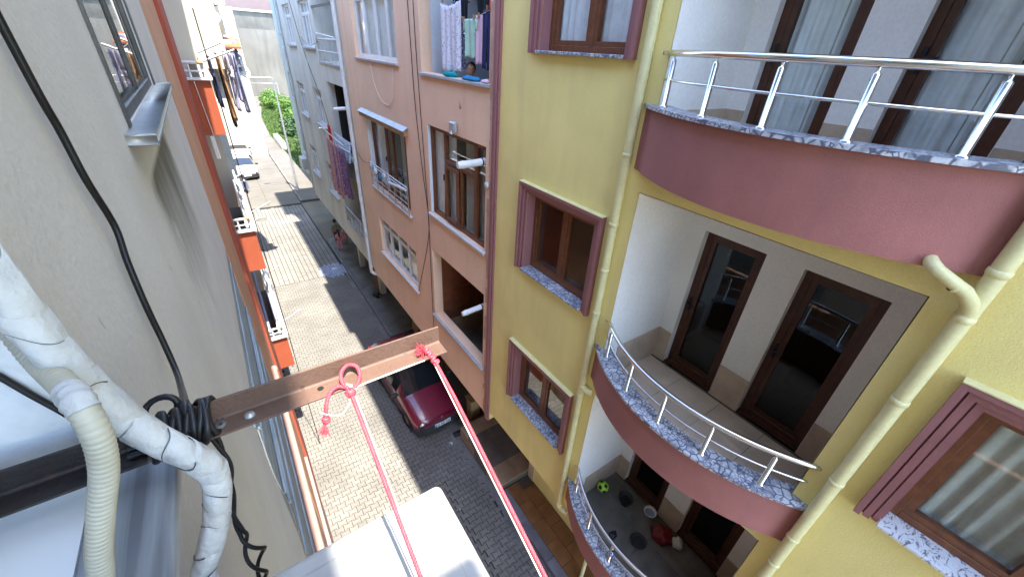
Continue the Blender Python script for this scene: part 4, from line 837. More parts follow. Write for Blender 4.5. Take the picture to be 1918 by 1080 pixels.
# ================================================================ FARTHER LEFT-HAND BUILDINGS
fb = thing('cream_building', 'sunlit cream house with an upper bay beyond the orange building on the left', 'building', (-1, 18, 0))
m = MB(); m.box(-6, .0, 14.0, 24, 0, 13.2); m.box(.001, .80, 16.0, 20.0, 9.25, 12.0); m.obj('wall', CRW, fb)
m = MB(); m.box(-6, .02, 13.9, 24.1, 13.22, 13.4); m.obj('roof', ROOFT, fb)
m = MB()
for k in range(7): m.box(-.0, .06, 14.2, 18, 1.6 + k * .32, 1.78 + k * .32)
m.obj('louvre', GALV, fb)
fg = thing('white_building', 'white house with dark windows and dishes farther up the left side', 'building', (0, 28, 0))
m = MB(); m.box(-6, .3, 24.2, 44, 0, 12.8); m.box(.301, 1.22, 21.1, 22.6, 7.9, 11.6); m.obj('wall', WREV, fg)
for k, (x0, x1, z0, z1) in enumerate(((.58, .89, 8.5, 9.46), (.93, 1.18, 8.42, 9.46), (.57, .89, 10.1, 11.3), (.93, 1.18, 10.1, 11.3))):
    q = MB(); q.box(x0, x1, 21.03, 21.099, z0, z1); q.obj('window', CARG, fg)
    q = MB(); q.box(x0 - .05, x1 + .05, 20.96, 21.099, z0 - .08, z0 - .005); q.obj('sill', SILW, fg)
m = MB(); m.add([(.32, 20.3, 9.73), (1.54, 20.3, 9.73), (1.54, 21.1, 10.0), (.32, 21.1, 10.0), (.32, 20.3, 9.67), (1.54, 20.3, 9.67), (1.54, 21.1, 9.94), (.32, 21.1, 9.94)], [(0, 1, 2, 3), (7, 6, 5, 4), (0, 4, 5, 1), (1, 5, 6, 2), (3, 7, 4, 0)]); m.obj('awning', ROOFT, fg)
fh = thing('brick_house', 'orange brick house with stacked windows and dishes at the far end of the left row', 'building', (2, 88, 0))
m = MB(); m.box(-8, 6.2, 86, 100, 0, 11.0); m.box(-8, 3.5, 46, 85, 0, 12); m.obj('wall', CRW, fh)
m = MB()
for z in (1.2, 4.0, 6.7, 9.2): m.box(4.6, 6.24, 85.93, 85.999, z - .5, z + .35)
m.obj('brick_band', ROOFT, fh)
for k, z in enumerate((1.7, 4.5, 7.2)):
    q = MB(); q.box(4.95, 6.0, 85.86, 85.999, z, z + 1.35); q.obj('window', CARG, fh)
    q = MB(); q.box(5.85, 6.08, 85.82, 85.998, z, z + 1.35); q.obj('shutter', WREV, fh)
for k in range(5):
    q = MB(); q.box(4.2 + k * .42, 4.58 + k * .42, 85.2, 86.6, 10.7 + .02 * k, 11.25); q.obj('roof_tile', ROOFT, fh)
def dish(x, y, z, r, where):
    t = thing('satellite_dish', where, 'satellite dish', (x, y, z), 'satellite dishes on the left-hand houses')
    m = MB(); m.lathe([(0, .0), (r * .5, .02 * r / .4), (r, .11 * r / .4), (r, .12 * r / .4), (r * .5, .035 * r / .4), (0, .015)], (x, y, z), (.35, -.8, .45), 18); m.obj('reflector', WPL, t)
    m = MB(); m.tube([(x, y, z), (x - .1, y + .4, z - .1)], .03, 6); m.tube([(x, y, z - .8 * r), (x + .12, y - .45, z + .1)], .015, 5); m.obj('bracket', GALV, t)
for a in ((1.26, 20.7, 9.27, .29, 'white dish on the white house, beside its lower right window'), (1.42, 20.8, 8.86, .24, 'small white dish on the white house, lowest on its corner'), (.77, 20.7, 9.84, .28, 'white dish on the white house, just under the tiled awning'), (.85, 20.7, 10.65, .28, 'white dish on the white house, between its upper windows'),
          (5.75, 85.4, 6.9, .62, 'large white dish on the brick house, uppermost of two'), (5.85, 85.4, 4.3, .62, 'large white dish on the brick house, lower of two')): dish(*a)
# wall closing the street
ew = thing('end_wall', 'tall stained cement wall closing the far end of the street', 'wall', (13, 96, 0))
m = MB(); m.box(6.3, 30, 96, 97, 0, 10.9); m.obj('cement_face', ECON, ew)
m = MB(); m.box(3, 30, 96.02, 97, 10.901, 13.5); m.obj('upper_face', ECOL, ew)
m = MB(); m.box(2.9, 30, 95.75, 97.2, 13.502, 13.8); m.obj('coping', SILW, ew)
mh = thing('mauve_building', 'plain mauve building rising behind the cement wall at the end of the street', 'building', (10, 103, 0))
m = MB(); m.box(-6, 26, 100.5, 112, 0, 24); m.obj('wall', MAUV, mh)
m = MB(); m.box(16.6, 17.6, 100.3, 100.49, 13.8, 24); m.obj('pier', SILW, mh)
t = thing('goal_frame', 'thin metal frame standing by the far verge in front of the cement wall', 'frame', (9, 90, 0))
m = MB(); m.tube([(6.9, 92, 0), (6.9, 92, 2.6), (11.2, 92, 2.6), (11.2, 92, 0)], .045, 6); m.obj('tube', GALV, t)

# ================================================================ THINGS AT THE WINDOW
# angle-iron clothes-line bracket
br = thing('iron_bracket', 'rusty angle iron clothes line bracket reaching out from the near window', 'bracket', (-.25, .62, 9.68))
for x0, x1, mm, nm in ((-.205, .2745, RUST, 'angle_bar'), (-.93, -.205, BLKSH, 'shade_dark_end')):  # inner end gets a near-black colour that holds its shade
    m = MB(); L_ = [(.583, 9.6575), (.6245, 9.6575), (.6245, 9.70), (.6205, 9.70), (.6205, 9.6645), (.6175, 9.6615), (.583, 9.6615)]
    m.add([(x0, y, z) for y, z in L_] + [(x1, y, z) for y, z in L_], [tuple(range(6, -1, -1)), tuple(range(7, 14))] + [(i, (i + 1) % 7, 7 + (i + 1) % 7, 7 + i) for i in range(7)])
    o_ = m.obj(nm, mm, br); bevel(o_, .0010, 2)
m = MB(); m.lathe([(0, .0), (.0085, .0), (.0075, .004), (0, .0055)], (-.075, .602, 9.6617), seg=12); m.tube([(-.075, .602, 9.665), (-.076, .595, 9.66), (-.072, .588, 9.648), (-.066, .585, 9.642)], .002, 6)
m.lathe([(.003, -.001), (.005, .0008), (.003, .002)], (-.068, .585, 9.645), (0.2, 1, 0.2), 10); m.obj('bolt', GALV, br)
m = MB(); m.lathe([(.0045, .0002), (.009, .0004), (.008, .003), (.004, .0035)], (-.115, .604, 9.6617), seg=12); m.obj('washer', IRON, br)
for x, y in ((.235, .612), (.035, .606)): m = MB(); m.lathe([(0, .0006), (.0055, .0006)], (x, y, 9.6617), seg=12); m.obj('bolt_hole', INK, br)
def twist(pts, r, turns, strands=3, seg=7):
    """laid rope: strands twisted round a path; returns a mesh builder"""
    P = [Vector(p) for p in pts]; fine = []
    for a, b in zip(P, P[1:]):
        k = max(2, int((b - a).length / .0022)); fine += [a.lerp(b, i / k) for i in range(k)]
    fine.append(P[-1]); mb = MB()
    T0 = (fine[1] - fine[0]).normalized(); nr = T0.orthogonal().normalized(); fr = []
    dist = 0
    for i, p in enumerate(fine):
        t_ = (fine[min(i + 1, len(fine) - 1)] - fine[max(i - 1, 0)]).normalized(); nr = (nr - t_ * nr.dot(t_)).normalized()
        if i: dist += (p - fine[i - 1]).length
        fr.append((p, nr.copy(), t_.cross(nr), dist))
    for s_ in range(strands):
        mb.tube([p + (n_ * math.cos(d_ * turns + s_ * 6.283 / strands) + b_ * math.sin(d_ * turns + s_ * 6.283 / strands)) * r * .52 for p, n_, b_, d_ in fr], r * .56, seg)
    return mb
def smooth(pts, k=8):
    P = [Vector(p) for p in pts]; out = []
    for i in range(len(P) - 1):
        a, b, c, d = P[max(i - 1, 0)], P[i], P[i + 1], P[min(i + 2, len(P) - 1)]
        for j in range(k):
            t_ = j / k; out.append(.5 * ((2 * b) + (c - a) * t_ + (2 * a - 5 * b + 4 * c - d) * t_ * t_ + (3 * b - a - 3 * c + d) * t_ ** 3))
    out.append(P[-1]); return out
RPR = .0034
r1 = thing('red_rope', 'red rope tied with a loop and tassel midway along the rusty bracket', 'rope', (.075, .575, 9.66), 'red clothes line ropes')
twist([(.078, .572, 9.656), (.079, .30, 9.540), (.079, .02, 9.425), (.079, -.6, 9.17)], RPR, 420).obj('line', ROPE, r1)
twist(smooth([(.076, .576, 9.664), (.070, .590, 9.672), (.074, .607, 9.680), (.088, .618, 9.683), (.101, .612, 9.680), (.103, .597, 9.672), (.094, .583, 9.664), (.080, .574, 9.659)], 5), RPR * 1.05, 420).obj('loop', ROPE, r1)
twist(smooth([(.077, .578, 9.664), (.062, .588, 9.668), (.047, .583, 9.666), (.036, .572, 9.655), (.030, .565, 9.638), (.028, .562, 9.628)], 5), RPR * 1.05, 420).obj('tail', ROPE, r1)
kn = MB(); R_ = random.Random(2)
for k in range(5):
    a = k * 1.26; c = Vector((.0775, .5745, 9.657)); ax = Vector((math.cos(a), math.sin(a) * .6, .5)).normalized(); u = ax.orthogonal().normalized(); w_ = ax.cross(u)
    kn.tube([c + (u * math.cos(t_ * .524) + w_ * math.sin(t_ * .524)) * .0068 for t_ in range(13)], .0033, 7)
for k in range(3):
    c = Vector((.028, .5625, 9.6275)); ax = Vector((.3 * k - .3, .2, 1)).normalized(); u = ax.orthogonal().normalized(); w_ = ax.cross(u)
    kn.tube([c + ax * (k - 1) * .003 + (u * math.cos(t_ * .524) + w_ * math.sin(t_ * .524)) * .0045 for t_ in range(13)], .0028, 6)
kn.obj('knot', ROPE, r1)
def tassel(c, d, n, ln, sp, par, seed):
    R_ = random.Random(seed); mb = MB(); c = Vector(c); d = Vector(d).normalized()
    for _ in range(n):
        q = (d + Vector((R_.uniform(-1, 1), R_.uniform(-1, 1), R_.uniform(-1, 1))) * sp).normalized(); l_ = ln * R_.uniform(.65, 1.05)
        mb.tube([c, c + d.lerp(q, .5) * l_ * .5, c + q * l_], [.0011, .0009, .0004], 4)
    mb.obj('tassel', ROPE, par)
tassel((.027, .562, 9.626), (-.35, -.28, -.9), 46, .030, .42, r1, 4)
r2 = thing('red_rope', 'red rope knotted with a frayed end at the tip of the rusty bracket', 'rope', (.24, .58, 9.66), 'red clothes line ropes')
twist([(.243, .584, 9.658), (.246, .50, 9.622), (.246, .30, 9.538), (.246, .1, 9.455), (.246, -.6, 9.165)], RPR, 420).obj('line', ROPE, r2)
kn = MB()
for k in range(7):
    c = Vector((.236, .600, 9.668)).lerp(Vector((.2455, .572, 9.650)), k / 6); ax = (Vector((.0095, -.028, -.018)).normalized() + Vector((.4 * (-1) ** k, .3, .2 * (-1) ** k)) * .6).normalized(); u = ax.orthogonal().normalized(); w_ = ax.cross(u)
    kn.tube([c + (u * math.cos(t_ * .524) + w_ * math.sin(t_ * .524)) * .0052 for t_ in range(13)], .0033, 7)
kn.obj('knot', ROPE, r2)
tassel((.236, .604, 9.6665), (-.8, -.25, .25), 60, .026, .75, r2, 9); tassel((.236, .604, 9.6665), (-.5, .6, .4), 26, .018, .7, r2, 10)
m = MB(); m.tube(smooth([(.084, .580, 9.666), (.072, .590, 9.667), (.088, .574, 9.660), (.094, .5795, 9.660), (.16, .5815, 9.660), (.225, .584, 9.659)], 4), .0017, 7)
m.tube([(.0835, .566, 9.6525), (.0845, .30, 9.5385), (.0845, -.6, 9.168)], .0012, 7); m.tube(smooth([(.079, .570, 9.652), (.066, .560, 9.640), (.052, .556, 9.632), (.036, .561, 9.636), (.022, .566, 9.646)], 4), .0013, 6)
m.tube([(.240, .584, 9.655), (.2405, .30, 9.536), (.2405, -.6, 9.163)], .0013, 7)
tag(m.obj('string', CORD), 'thin white cord strung along the bracket and beside the red ropes', 'cord')
m = MB(); m.tube(smooth([(-.070, .585, 9.643), (-.075, .60, 9.5), (-.085, .72, 9.2), (-.10, .70, 8.8), (-.10, .62, 8.2)], 5), .0014, 6); tag(m.obj('string', CORD), 'thin dirty cord hanging from the bolt under the bracket', 'cord')
# black cable along the wall and coiled round the bracket
bc = thing('black_cable', 'thick black cable running down the beige wall and coiled round the bracket', 'cable', (-.236, 1.08, 9.6))
m = MB(); m.tube(smooth([(-.236, 1.05, 12.6), (-.236, 1.045, 11.2), (-.236, 1.06, 10.4), (-.236, 1.075, 10.12), (-.236, 1.095, 10.03), (-.235, 1.10, 9.94), (-.234, 1.135, 9.83), (-.234, 1.10, 9.76), (-.234, 1.075, 9.66), (-.232, 1.06, 9.57), (-.222, 1.0, 9.515), (-.196, .86, 9.565), (-.172, .74, 9.63), (-.158, .66, 9.675), (-.150, .64, 9.70), (-.146, .61, 9.71), (-.146, .58, 9.69)], 6), .0064, 10); m.obj('run', BLK, bc)
m = MB(); pts = []
for i in range(8 * 16 + 1):
    a = 2 * math.pi * i / 16; t_ = i / 128
    px = -.192 + .066 * t_ + .010 * math.sin(3.1 * a / 6.28) + .012 * math.sin(a)
    pts.append((px, .6045 + .0305 * math.cos(a) * (1 + .1 * math.sin(a * .37)), 9.679 + .032 * math.sin(a) * (1 + .1 * math.cos(a * .51))))
m.tube(pts, .0050, 8); m.obj('coil', BLK, bc)
m = MB(); pts = []
for i in range(33):
    a = 2 * math.pi * i / 16; pts.append((-.128 + .0016 * i * .3 + .012 * math.cos(a) * .4, .607 + .027 * math.cos(a), 9.684 + .029 * math.sin(a)))
m.tube(pts, .0042, 8); m.obj('second_coil', BLK, bc)
m = MB(); c = Vector((-.178, .640, 9.702)); u, w_ = Vector((1, -.1, .15)).normalized(), Vector((.0, .55, .8)).normalized()
m.tube([c + (u * math.cos(t_ * .3927) * .021 + w_ * math.sin(t_ * .3927) * .017) for t_ in range(17)], .0048, 8); m.obj('loop', BLK, bc)
m = MB(); m.tube(smooth([(-.225, .612, 9.670), (-.21, .612, 9.671), (-.19, .606, 9.672)], 4), .0055, 8); m.tube(smooth([(-.225, .601, 9.667), (-.21, .60, 9.668), (-.19, .596, 9.669)], 4), .005, 8); m.obj('lead_in', BLK, bc)
m = MB(); a_, b_ = [], []
for i in range(60):
    t_ = i / 59; c = Vector((lerp(-.128, -.150, t_), lerp(.597, .55, t_) , lerp(9.655, 9.30, t_))); c.x += .007 * math.sin(t_ * 9); ph = t_ * 16
    wd = .0030 + (.012 * max(0, math.sin((t_ - .62) * 8.2)) if t_ > .62 else 0)
    o1 = Vector((math.cos(ph), math.sin(ph), 0)) * wd; a_.append(c + o1); b_.append(c - o1)
m.tube(a_, .0036, 7); m.tube(b_, .0036, 7); m.obj('twisted_tail', BLK, bc)
m = MB(); m.tube(smooth([(-0.3231, 0.668, 9.8538), (-0.3071, 0.668, 9.8090), (-0.2944, 0.668, 9.7690), (-0.2799, 0.667, 9.7284), (-0.2683, 0.662, 9.6950)], 5), .0042, 8); tag(m.obj('short_cable', BLK), 'black cable crossing the white window jamb behind the corrugated hose', 'cable')
# insulated refrigerant pipe wrapped in white tape
ip = thing('insulated_pipe', 'fat white tape wrapped air conditioner pipe bending in front of the bracket', 'pipe', (-.2, .55, 9.5))
PP = smooth([(-.224, .56, 10.8), (-.222, .557, 10.3), (-.218, .553, 10.05), (-.213, .55, 9.965), (-.208, .55, 9.90), (-.203, .55, 9.855), (-.195, .548, 9.805), (-.183, .545, 9.762), (-.168, .543, 9.723), (-.152, .543, 9.690), (-.139, .545, 9.660), (-.135, .547, 9.628), (-.142, .549, 9.585), (-.155, .55, 9.54), (-.178, .55, 9.475), (-.212, .55, 9.405), (-.222, .55, 9.3), (-.222, .55, 9.0)], 7)
R_ = random.Random(8); m = MB(); m.tube(PP, [.0180 + .0008 * math.sin(i * .9) + R_.uniform(-.0004, .0004) for i in range(len(PP))], 24); pip = m.obj('pipe_core', TAPE, ip)
fr = []; nr = Vector((1, 0, 0)); dist = 0
for i, p in enumerate(PP):
    t_ = (PP[min(i + 1, len(PP) - 1)] - PP[max(i - 1, 0)]).normalized(); nr = (nr - t_ * nr.dot(t_)).normalized()
    if i: dist += (p - PP[i - 1]).length
    fr.append((p, nr.copy(), t_.cross(nr), dist, t_))
sm_ = MB(); m = MB()                       # overlapping tape turns standing a little proud
step_k = [.050, .038, .062, .044, .055, .040, .070]; k = 0; d0 = -.03
while d0 < dist - .08:
    d0 += step_k[(k - 1) % 7] * .93; ring_a, ring_b, ring_c = [], [], []
    for j in range(25):
        a = 2 * math.pi * j / 24
        def at(dd, rr):
            for q0, q1 in zip(fr, fr[1:]):
                if q1[3] >= dd:
                    f = (dd - q0[3]) / max(1e-6, q1[3] - q0[3]); p = q0[0].lerp(q1[0], f); n_ = q0[1].lerp(q1[1], f); b_ = q0[2].lerp(q1[2], f)
                    return p + (n_ * math.cos(a) + b_ * math.sin(a)) * rr
            return fr[-1][0]
        ww = .015 * math.sin(a + k * .8) + .003 * math.sin(3 * a + k * 2); ring_a.append(at(max(0, d0 + ww), .0186)); ring_b.append(at(max(0, d0 + ww + .0004), 0.0194 + .0006 * math.sin(2 * a + k * 1.7))); ring_c.append(at(max(0, d0 + ww + (step_k[k % 7] if k < 99 else .04)), .0190))
    vs = ring_a + ring_b + ring_c
    sm_ = MB(); sm_.tube(ring_b[k * 5 % 11: k * 5 % 11 + 13], .0004 + .0003 * (k % 3), 5); sm_.obj('tape_edge', SEAM, ip)
    m.add(vs, [(r_ * 25 + j, r_ * 25 + j + 1, (r_ + 1) * 25 + j + 1, (r_ + 1) * 25 + j) for r_ in range(2) for j in range(24)], 0, True); k += 1
m.obj('tape_turn', TAPE, ip)
# corrugated drain hose
hz = thing('corrugated_hose', 'ivory corrugated drain hose hanging in front of the white jamb', 'hose', (-.19, .46, 9.7))
HP = smooth([(-.262, .605, 10.03), (-.248, .603, 9.965), (-.243, .600, 9.93), (-.240, .592, 9.893), (-.226, .562, 9.874), (-.200, .508, 9.874), (-.183, .468, 9.876), (-.178, .452, 9.855), (-.182, .45, 9.825), (-.192, .45, 9.79), (-.212, .45, 9.74), (-.235, .45, 9.68), (-.255, .45, 9.62), (-.264, .42, 9.632)], 4)
fine = []
for a, b in zip(HP, HP[1:]):
    n = max(1, int((b - a).length / .0011)); fine += [a.lerp(b, i / n) for i in range(n)]
m = MB(); dd = 0; rs = []
for i, p in enumerate(fine):
    if i: dd += (p - fine[i - 1]).length
    rs.append(.0110 + .0016 * (abs(math.sin(dd * math.pi / .0068)) ** .6))
m.tube(fine, rs, 18); m.obj('ribbed_tube', HOSE, hz)
m = MB(); i0 = min(range(len(fine)), key=lambda i: (fine[i] - Vector((-.186, .474, 9.876))).length); m.tube(fine[i0 - 16:i0 + 16:2], [.0134 + .0008 * math.sin(i * 1.3) for i in range(16)], 16); m.obj('tape_joint', TAPE, hz)
# outdoor air conditioner just below, and an unseen one added to shade its lid
def outdoor_unit(x0, x1, y0, y1, ztop, label, h=.55):
    t = thing('air_conditioner', label, 'air conditioner', ((x0 + x1) / 2, (y0 + y1) / 2, ztop - h), 'outdoor air conditioner units')
    m = MB(); m.bbox(x0, x1, y0, y1, ztop - h, ztop - .012, .018, 4); o = m.obj('casing', ACW, t)
    m = MB(); m.bbox(x0 - .004, x1 + .004, y0 - .004, y1 + .004, ztop - .030, ztop, .014, 4); m.obj('lid', ACW, t)
    m = MB(); m.bbox(x0 + .030, x1 - .030, y0 + .03, y1 - .03, ztop - .004, ztop + .0035, .003, 2); m.obj('lid_panel', ACW, t)
    for sx, sy in ((x0 + .05, y1 + .0042), (x1 - .05, y1 + .0042)): m = MB(); m.lathe([(0, .002), (.006, .0015), (.006, -.002)], (sx, sy, ztop - .018), (0, 1, 0), 10); m.obj('screw', GALV, t)
    m = MB()
    for k in range(12): m.box(x1 - .001, x1 + .006, y0 + .06, y1 - .12, ztop - .48 + k * .034, ztop - .474 + k * .034)
    m.obj('fan_grille', WPL, t)
    m = MB(); m.bbox(x1 - .02, x1 + .012, y1 - .11, y1 - .06, ztop - .2, ztop - .05, .006, 1); m.obj('pipe_cover', WPL, t)
    m = MB(); m.box(XL, x1 - .03, y0 + .1, y0 + .14, ztop - h - .04, ztop - h); m.box(XL, x1 - .03, y1 - .14, y1 - .1, ztop - h - .04, ztop - h); m.obj('wall_bracket', GALV, t)
outdoor_unit(-.125, .184, -.38, .457, 9.45, 'white outdoor air conditioner unit just below the near window, partly in sunlight')
outdoor_unit(.05, .36, -1.6, -.81, 12.6, 'white outdoor air conditioner unit on the storey above the near window')

# ================================================================ CARS
def car(name, label, paint, loc, rz, plate=None, detail=True, hood=1.0, group=None):
    """small saloon, nose towards -y in its own frame, wheels on z = 0; body lofted from cross-sections"""
    t = thing(name, label, 'car', loc, group, rz)
    # station: y, half width at sill, half width at shoulder, z bottom, z shoulder, half width top, z top edge, z top centre
    st = [(-2.05, .52, .60, .34, .60, .45, .64, .66), (-1.98, .70, .74, .24, .66, .60, .705, .735), (-1.80, .78, .80, .20, .72, .68, .785, .82), (-1.62, .80, .82, .19, .765, .71, .845, .888), (-1.32, .80, .825, .19, .83, .73, .92, .965),
          (-1.04, .80, .825, .19, .87, .72, .965, 1.01), (-.62, .80, .825, .19, .89, .635, 1.20, 1.245), (-.24, .80, .825, .19, .90, .585, 1.375, 1.415), (.55, .80, .825, .19, .905, .575, 1.405, 1.445), (1.05, .80, .825, .19, .91, .575, 1.375, 1.41),
          (1.40, .80, .82, .20, .92, .60, 1.20, 1.23), (1.62, .79, .81, .22, .925, .66, .985, 1.02), (1.88, .76, .79, .26, .91, .66, .955, .985), (2.02, .66, .71, .34, .86, .58, .90, .92)]
    def sec(s):
        y, ws, wh, zb, zs, wt, zt, zc = s
        return [(0, y, zb), (ws * .9, y, zb), (ws, y, zb + .06), (wh, y, lerp(zb, zs, .55)), (wh * .985, y, zs), (wt + .02, y, zt - .012), (wt - .03, y, lerp(zt, zc, .35)), (wt * .5, y, lerp(zt, zc, .8)), (0, y, zc)]
    secs = [sec(s) for s in st]; n = len(secs[0]); body, glz, low = MB(), {}, MB()
    for i in range(len(secs) - 1):
        for sd in (1, -1):
            for j in range(n - 1):
                q = [secs[i][j], secs[i + 1][j], secs[i + 1][j + 1], secs[i][j + 1]]; q = [(x * sd, y, z) for x, y, z in q]
                if sd < 0: q = q[::-1]
                key = None
                if i in (5, 6) and j >= 5: key = 'windscreen'
                elif i in (9, 10) and j >= 5: key = 'rear_window'
                elif 6 <= i <= 9 and j == 4: key = ('side_window', sd)
                if key: glz.setdefault(key, MB()).add(q, [(0, 1, 2, 3)], 0, True)
                elif j <= 1 or (i == 0 and j < 4): low.add(q, [(0, 1, 2, 3)], 0, True)
                else: body.add(q, [(0, 1, 2, 3)], 0, True)
    for e, fl in ((0, 1), (-1, 0)):
        P_ = [(x, y, z) for x, y, z in secs[e]] + [(-x, y, z) for x, y, z in secs[e][::-1][1:-1]]
        body.add(P_[::-1] if fl else P_, [tuple(range(len(P_)))])
    b = body.weld().obj('body', paint, t, local=True)
    low.obj('sill_panel', BUMP_, t, local=True)
    for k, v in glz.items():
        nm = k if isinstance(k, str) else k[0]; v.obj(nm, CARG, t, local=True)
    # bumper, grille, lamps, plate, mirrors, wheels
    m = MB(); P_ = [(-.80, -1.72), (-.76, -1.94), (-.55, -2.07), (0, -2.11), (.55, -2.07), (.76, -1.94), (.80, -1.72)]
    P2 = [(x * .93, y + .10) for x, y in P_]
    for z0, z1, in ((.22, .50),):
        for i in range(6):
            a, c, d, e = P_[i], P_[i + 1], P2[i + 1], P2[i]
            m.add([(*a, z0), (*c, z0), (*c, z1), (*a, z1)], [(0, 1, 2, 3)], 0, True); m.add([(*a, z1), (*c, z1), (*d, z1 + .03), (*e, z1 + .03)], [(0, 1, 2, 3)], 0, True); m.add([(*a, z0), (*e, z0), (*d, z0), (*c, z0)], [(0, 1, 2, 3)])
    m.obj('front_bumper', BUMP_, t, local=True)
    m = MB(); m.bbox(-.78, .78, 1.94, 2.09, .26, .52, .05, 2); m.obj('rear_bumper', BUMP_, t, local=True)
    m = MB(); m.add([(-.40, -2.045, .52), (.40, -2.045, .52), (.44, -2.0, .66), (-.44, -2.0, .66), (-.40, -1.97, .52), (.40, -1.97, .52), (.44, -1.94, .655), (-.44, -1.94, .655)], [(0, 1, 2, 3), (3, 2, 6, 7), (0, 3, 7, 4), (1, 5, 6, 2)])
    m.obj('grille', BPL, t, local=True)
    for sd in (1, -1):
        m = MB(); m.sphere((sd * .575, -1.885, .605), .2, 18, 12, sc=(.92, .78, .50)); m.obj('headlight', LAMPG, t, local=True)
        m = MB(); m.bbox(sd * .62 - .12, sd * .62 + .12, 1.93, 2.04, .68, .86, .03, 2); m.obj('tail_light', CRD, t, local=True)
        m = MB(); m.bbox(sd * .93 - .10, sd * .93 + .09, -.86, -.74, .92, 1.06, .035, 2); m.box(sd * .80, sd * .86, -.82, -.77, .93, .97); m.obj('wing_mirror', BUMP_, t, local=True)
        m = MB(); m.box(sd * .829 - .006, sd * .829 + .006, -.95, 1.25, .50, .565); m.obj('rubbing_strip', BUMP_, t, local=True)
        if detail:
            m = MB(); m.bbox(sd * .835 - .014, sd * .835 + .014, .22, .42, .79, .825, .01, 1); m.obj('door_handle', BUMP_, t, local=True)
        for y in (-1.30, 1.22):
            m = MB(); m.lathe([(.18, -.09), (.27, -.085), (.295, -.05), (.295, .05), (.27, .085), (.18, .09)], (sd * .745, y, .295), (1, 0, 0), 22); w_ = m.obj('wheel', TYRE, t, local=True)
            m = MB(); m.lathe([(.0, .065), (.06, .075), (.185, .068), (.19, .04)], (0, 0, 0), (sd, 0, 0), 18)
            h_ = m.obj('hub_cap', HUB, w_, local=True); h_.location = (0 + sd * .04, 0, .295 - .295 * .0)
            h_.location = Vector((sd * .055, 0, .295)) - Vector((0, 0, .185))
        for y in (-1.30, 1.22): m = MB(); m.lathe([(.30, -.01), (.34, .0), (.355, .012)], (sd * .82, y, .30), (sd, 0, 0), 20); m.obj('wheel_arch', BUMP_, t, local=True)
    if detail:
        m = MB()
        for sd in (1, -1): m.tube([(sd * .42, -1.97, .715), (sd * .50, -1.62, .866), (sd * .56, -1.10, .985)], .006, 5)
        m.tube([(-.70, -1.06, .955), (-.35, -1.09, .985), (0, -1.10, .995), (.35, -1.09, .985), (.70, -1.06, .955)], .010, 6); m.obj('bonnet_crease', CARP if paint is CARP else paint, t, local=True)
        m = MB(); m.tube([(-.45, -1.0, 1.0), (.02, -.89, 1.085)], .008, 5); m.tube([(.05, -1.0, 1.015), (.50, -.89, 1.06)], .008, 5); m.obj('wiper', BPL, t, local=True)
        m = MB(); m.add([(.30, -.80, 1.128), (.46, -.80, 1.108), (.46, -.77, 1.123), (.30, -.77, 1.145)], [(0, 1, 2, 3)]); m.obj('paper_slip', PLW, t, local=True)
        m = MB()                             # diamond badge on the nose
        q = [(0, .060), (.040, 0), (0, -.060), (-.040, 0)]; q2 = [(x * .55, z * .55) for x, z in q]
        for i in range(4):
            a, c, d, e = q[i], q[(i + 1) % 4], q2[(i + 1) % 4], q2[i]; m.add([(a[0], -2.052, .62 + a[1]), (c[0], -2.052, .62 + c[1]), (d[0], -2.056, .62 + d[1]), (e[0], -2.056, .62 + e[1])], [(0, 1, 2, 3)]); m.add([(a[0], -2.052, .62 + a[1]), (c[0], -2.052, .62 + c[1]), (c[0], -2.03, .62 + c[1]), (a[0], -2.03, .62 + a[1])], [(3, 2, 1, 0)])
        m.obj('badge', HUB, t, local=True)
    pl = MB(); tilt = .13
    pl.add([(-.26, -2.125, .375), (.26, -2.125, .375), (.26, -2.110, .490), (-.26, -2.110, .490), (-.26, -2.095, .375), (.26, -2.095, .375), (.26, -2.085, .49), (-.26, -2.085, .49)], [(0, 1, 2, 3), (3, 2, 6, 7), (0, 3, 7, 4), (1, 5, 6, 2)])
    plo = pl.obj('number_plate', PLW, t, local=True)
    if plate:
        m = MB(); m.add([(-.258, -2.1285, .378), (-.218, -2.1285, .378), (-.218, -2.1145, .487), (-.258, -2.1145, .487)], [(0, 1, 2, 3)]); m.obj('plate_band', PLB, t, local=True)
        cu = bpy.data.curves.new('plate_text', 'FONT'); cu.body = plate; cu.size = .105; cu.align_x = 'CENTER'; cu.align_y = 'CENTER'; cu.extrude = .0006; cu.offset = .0022; cu.space_character = .98
        o = bpy.data.objects.new('plate_text', cu); COL.objects.link(o); bpy.context.view_layer.update()
        me = bpy.data.meshes.new_from_object(o.evaluated_get(bpy.context.evaluated_depsgraph_get())); bpy.data.objects.remove(o)
        o = bpy.data.objects.new('plate_text', me); me.materials.clear(); me.materials.append(INK); COL.objects.link(o); o.parent = t
        o.location = (.022, -2.1235, .432); o.rotation_euler = (rad(90 - 7.4), 0, 0); o.scale = (.93, 1, 1)
    return t
car('parked_car', 'dark red saloon car parked half under the salmon building', CARP, (3.29, 9.78, 0), rad(2.5), '07 KD 334')
car('parked_car', 'white car parked on the left beyond the orange balconies, nearer of two', CARW, (1.02, 40.2, 0), rad(2), detail=False, group='white cars on the left')
car('parked_car', 'white car parked on the left beyond the orange balconies, farther of two', CARW, (1.15, 46.6, 0), rad(1), detail=False, group='white cars on the left')
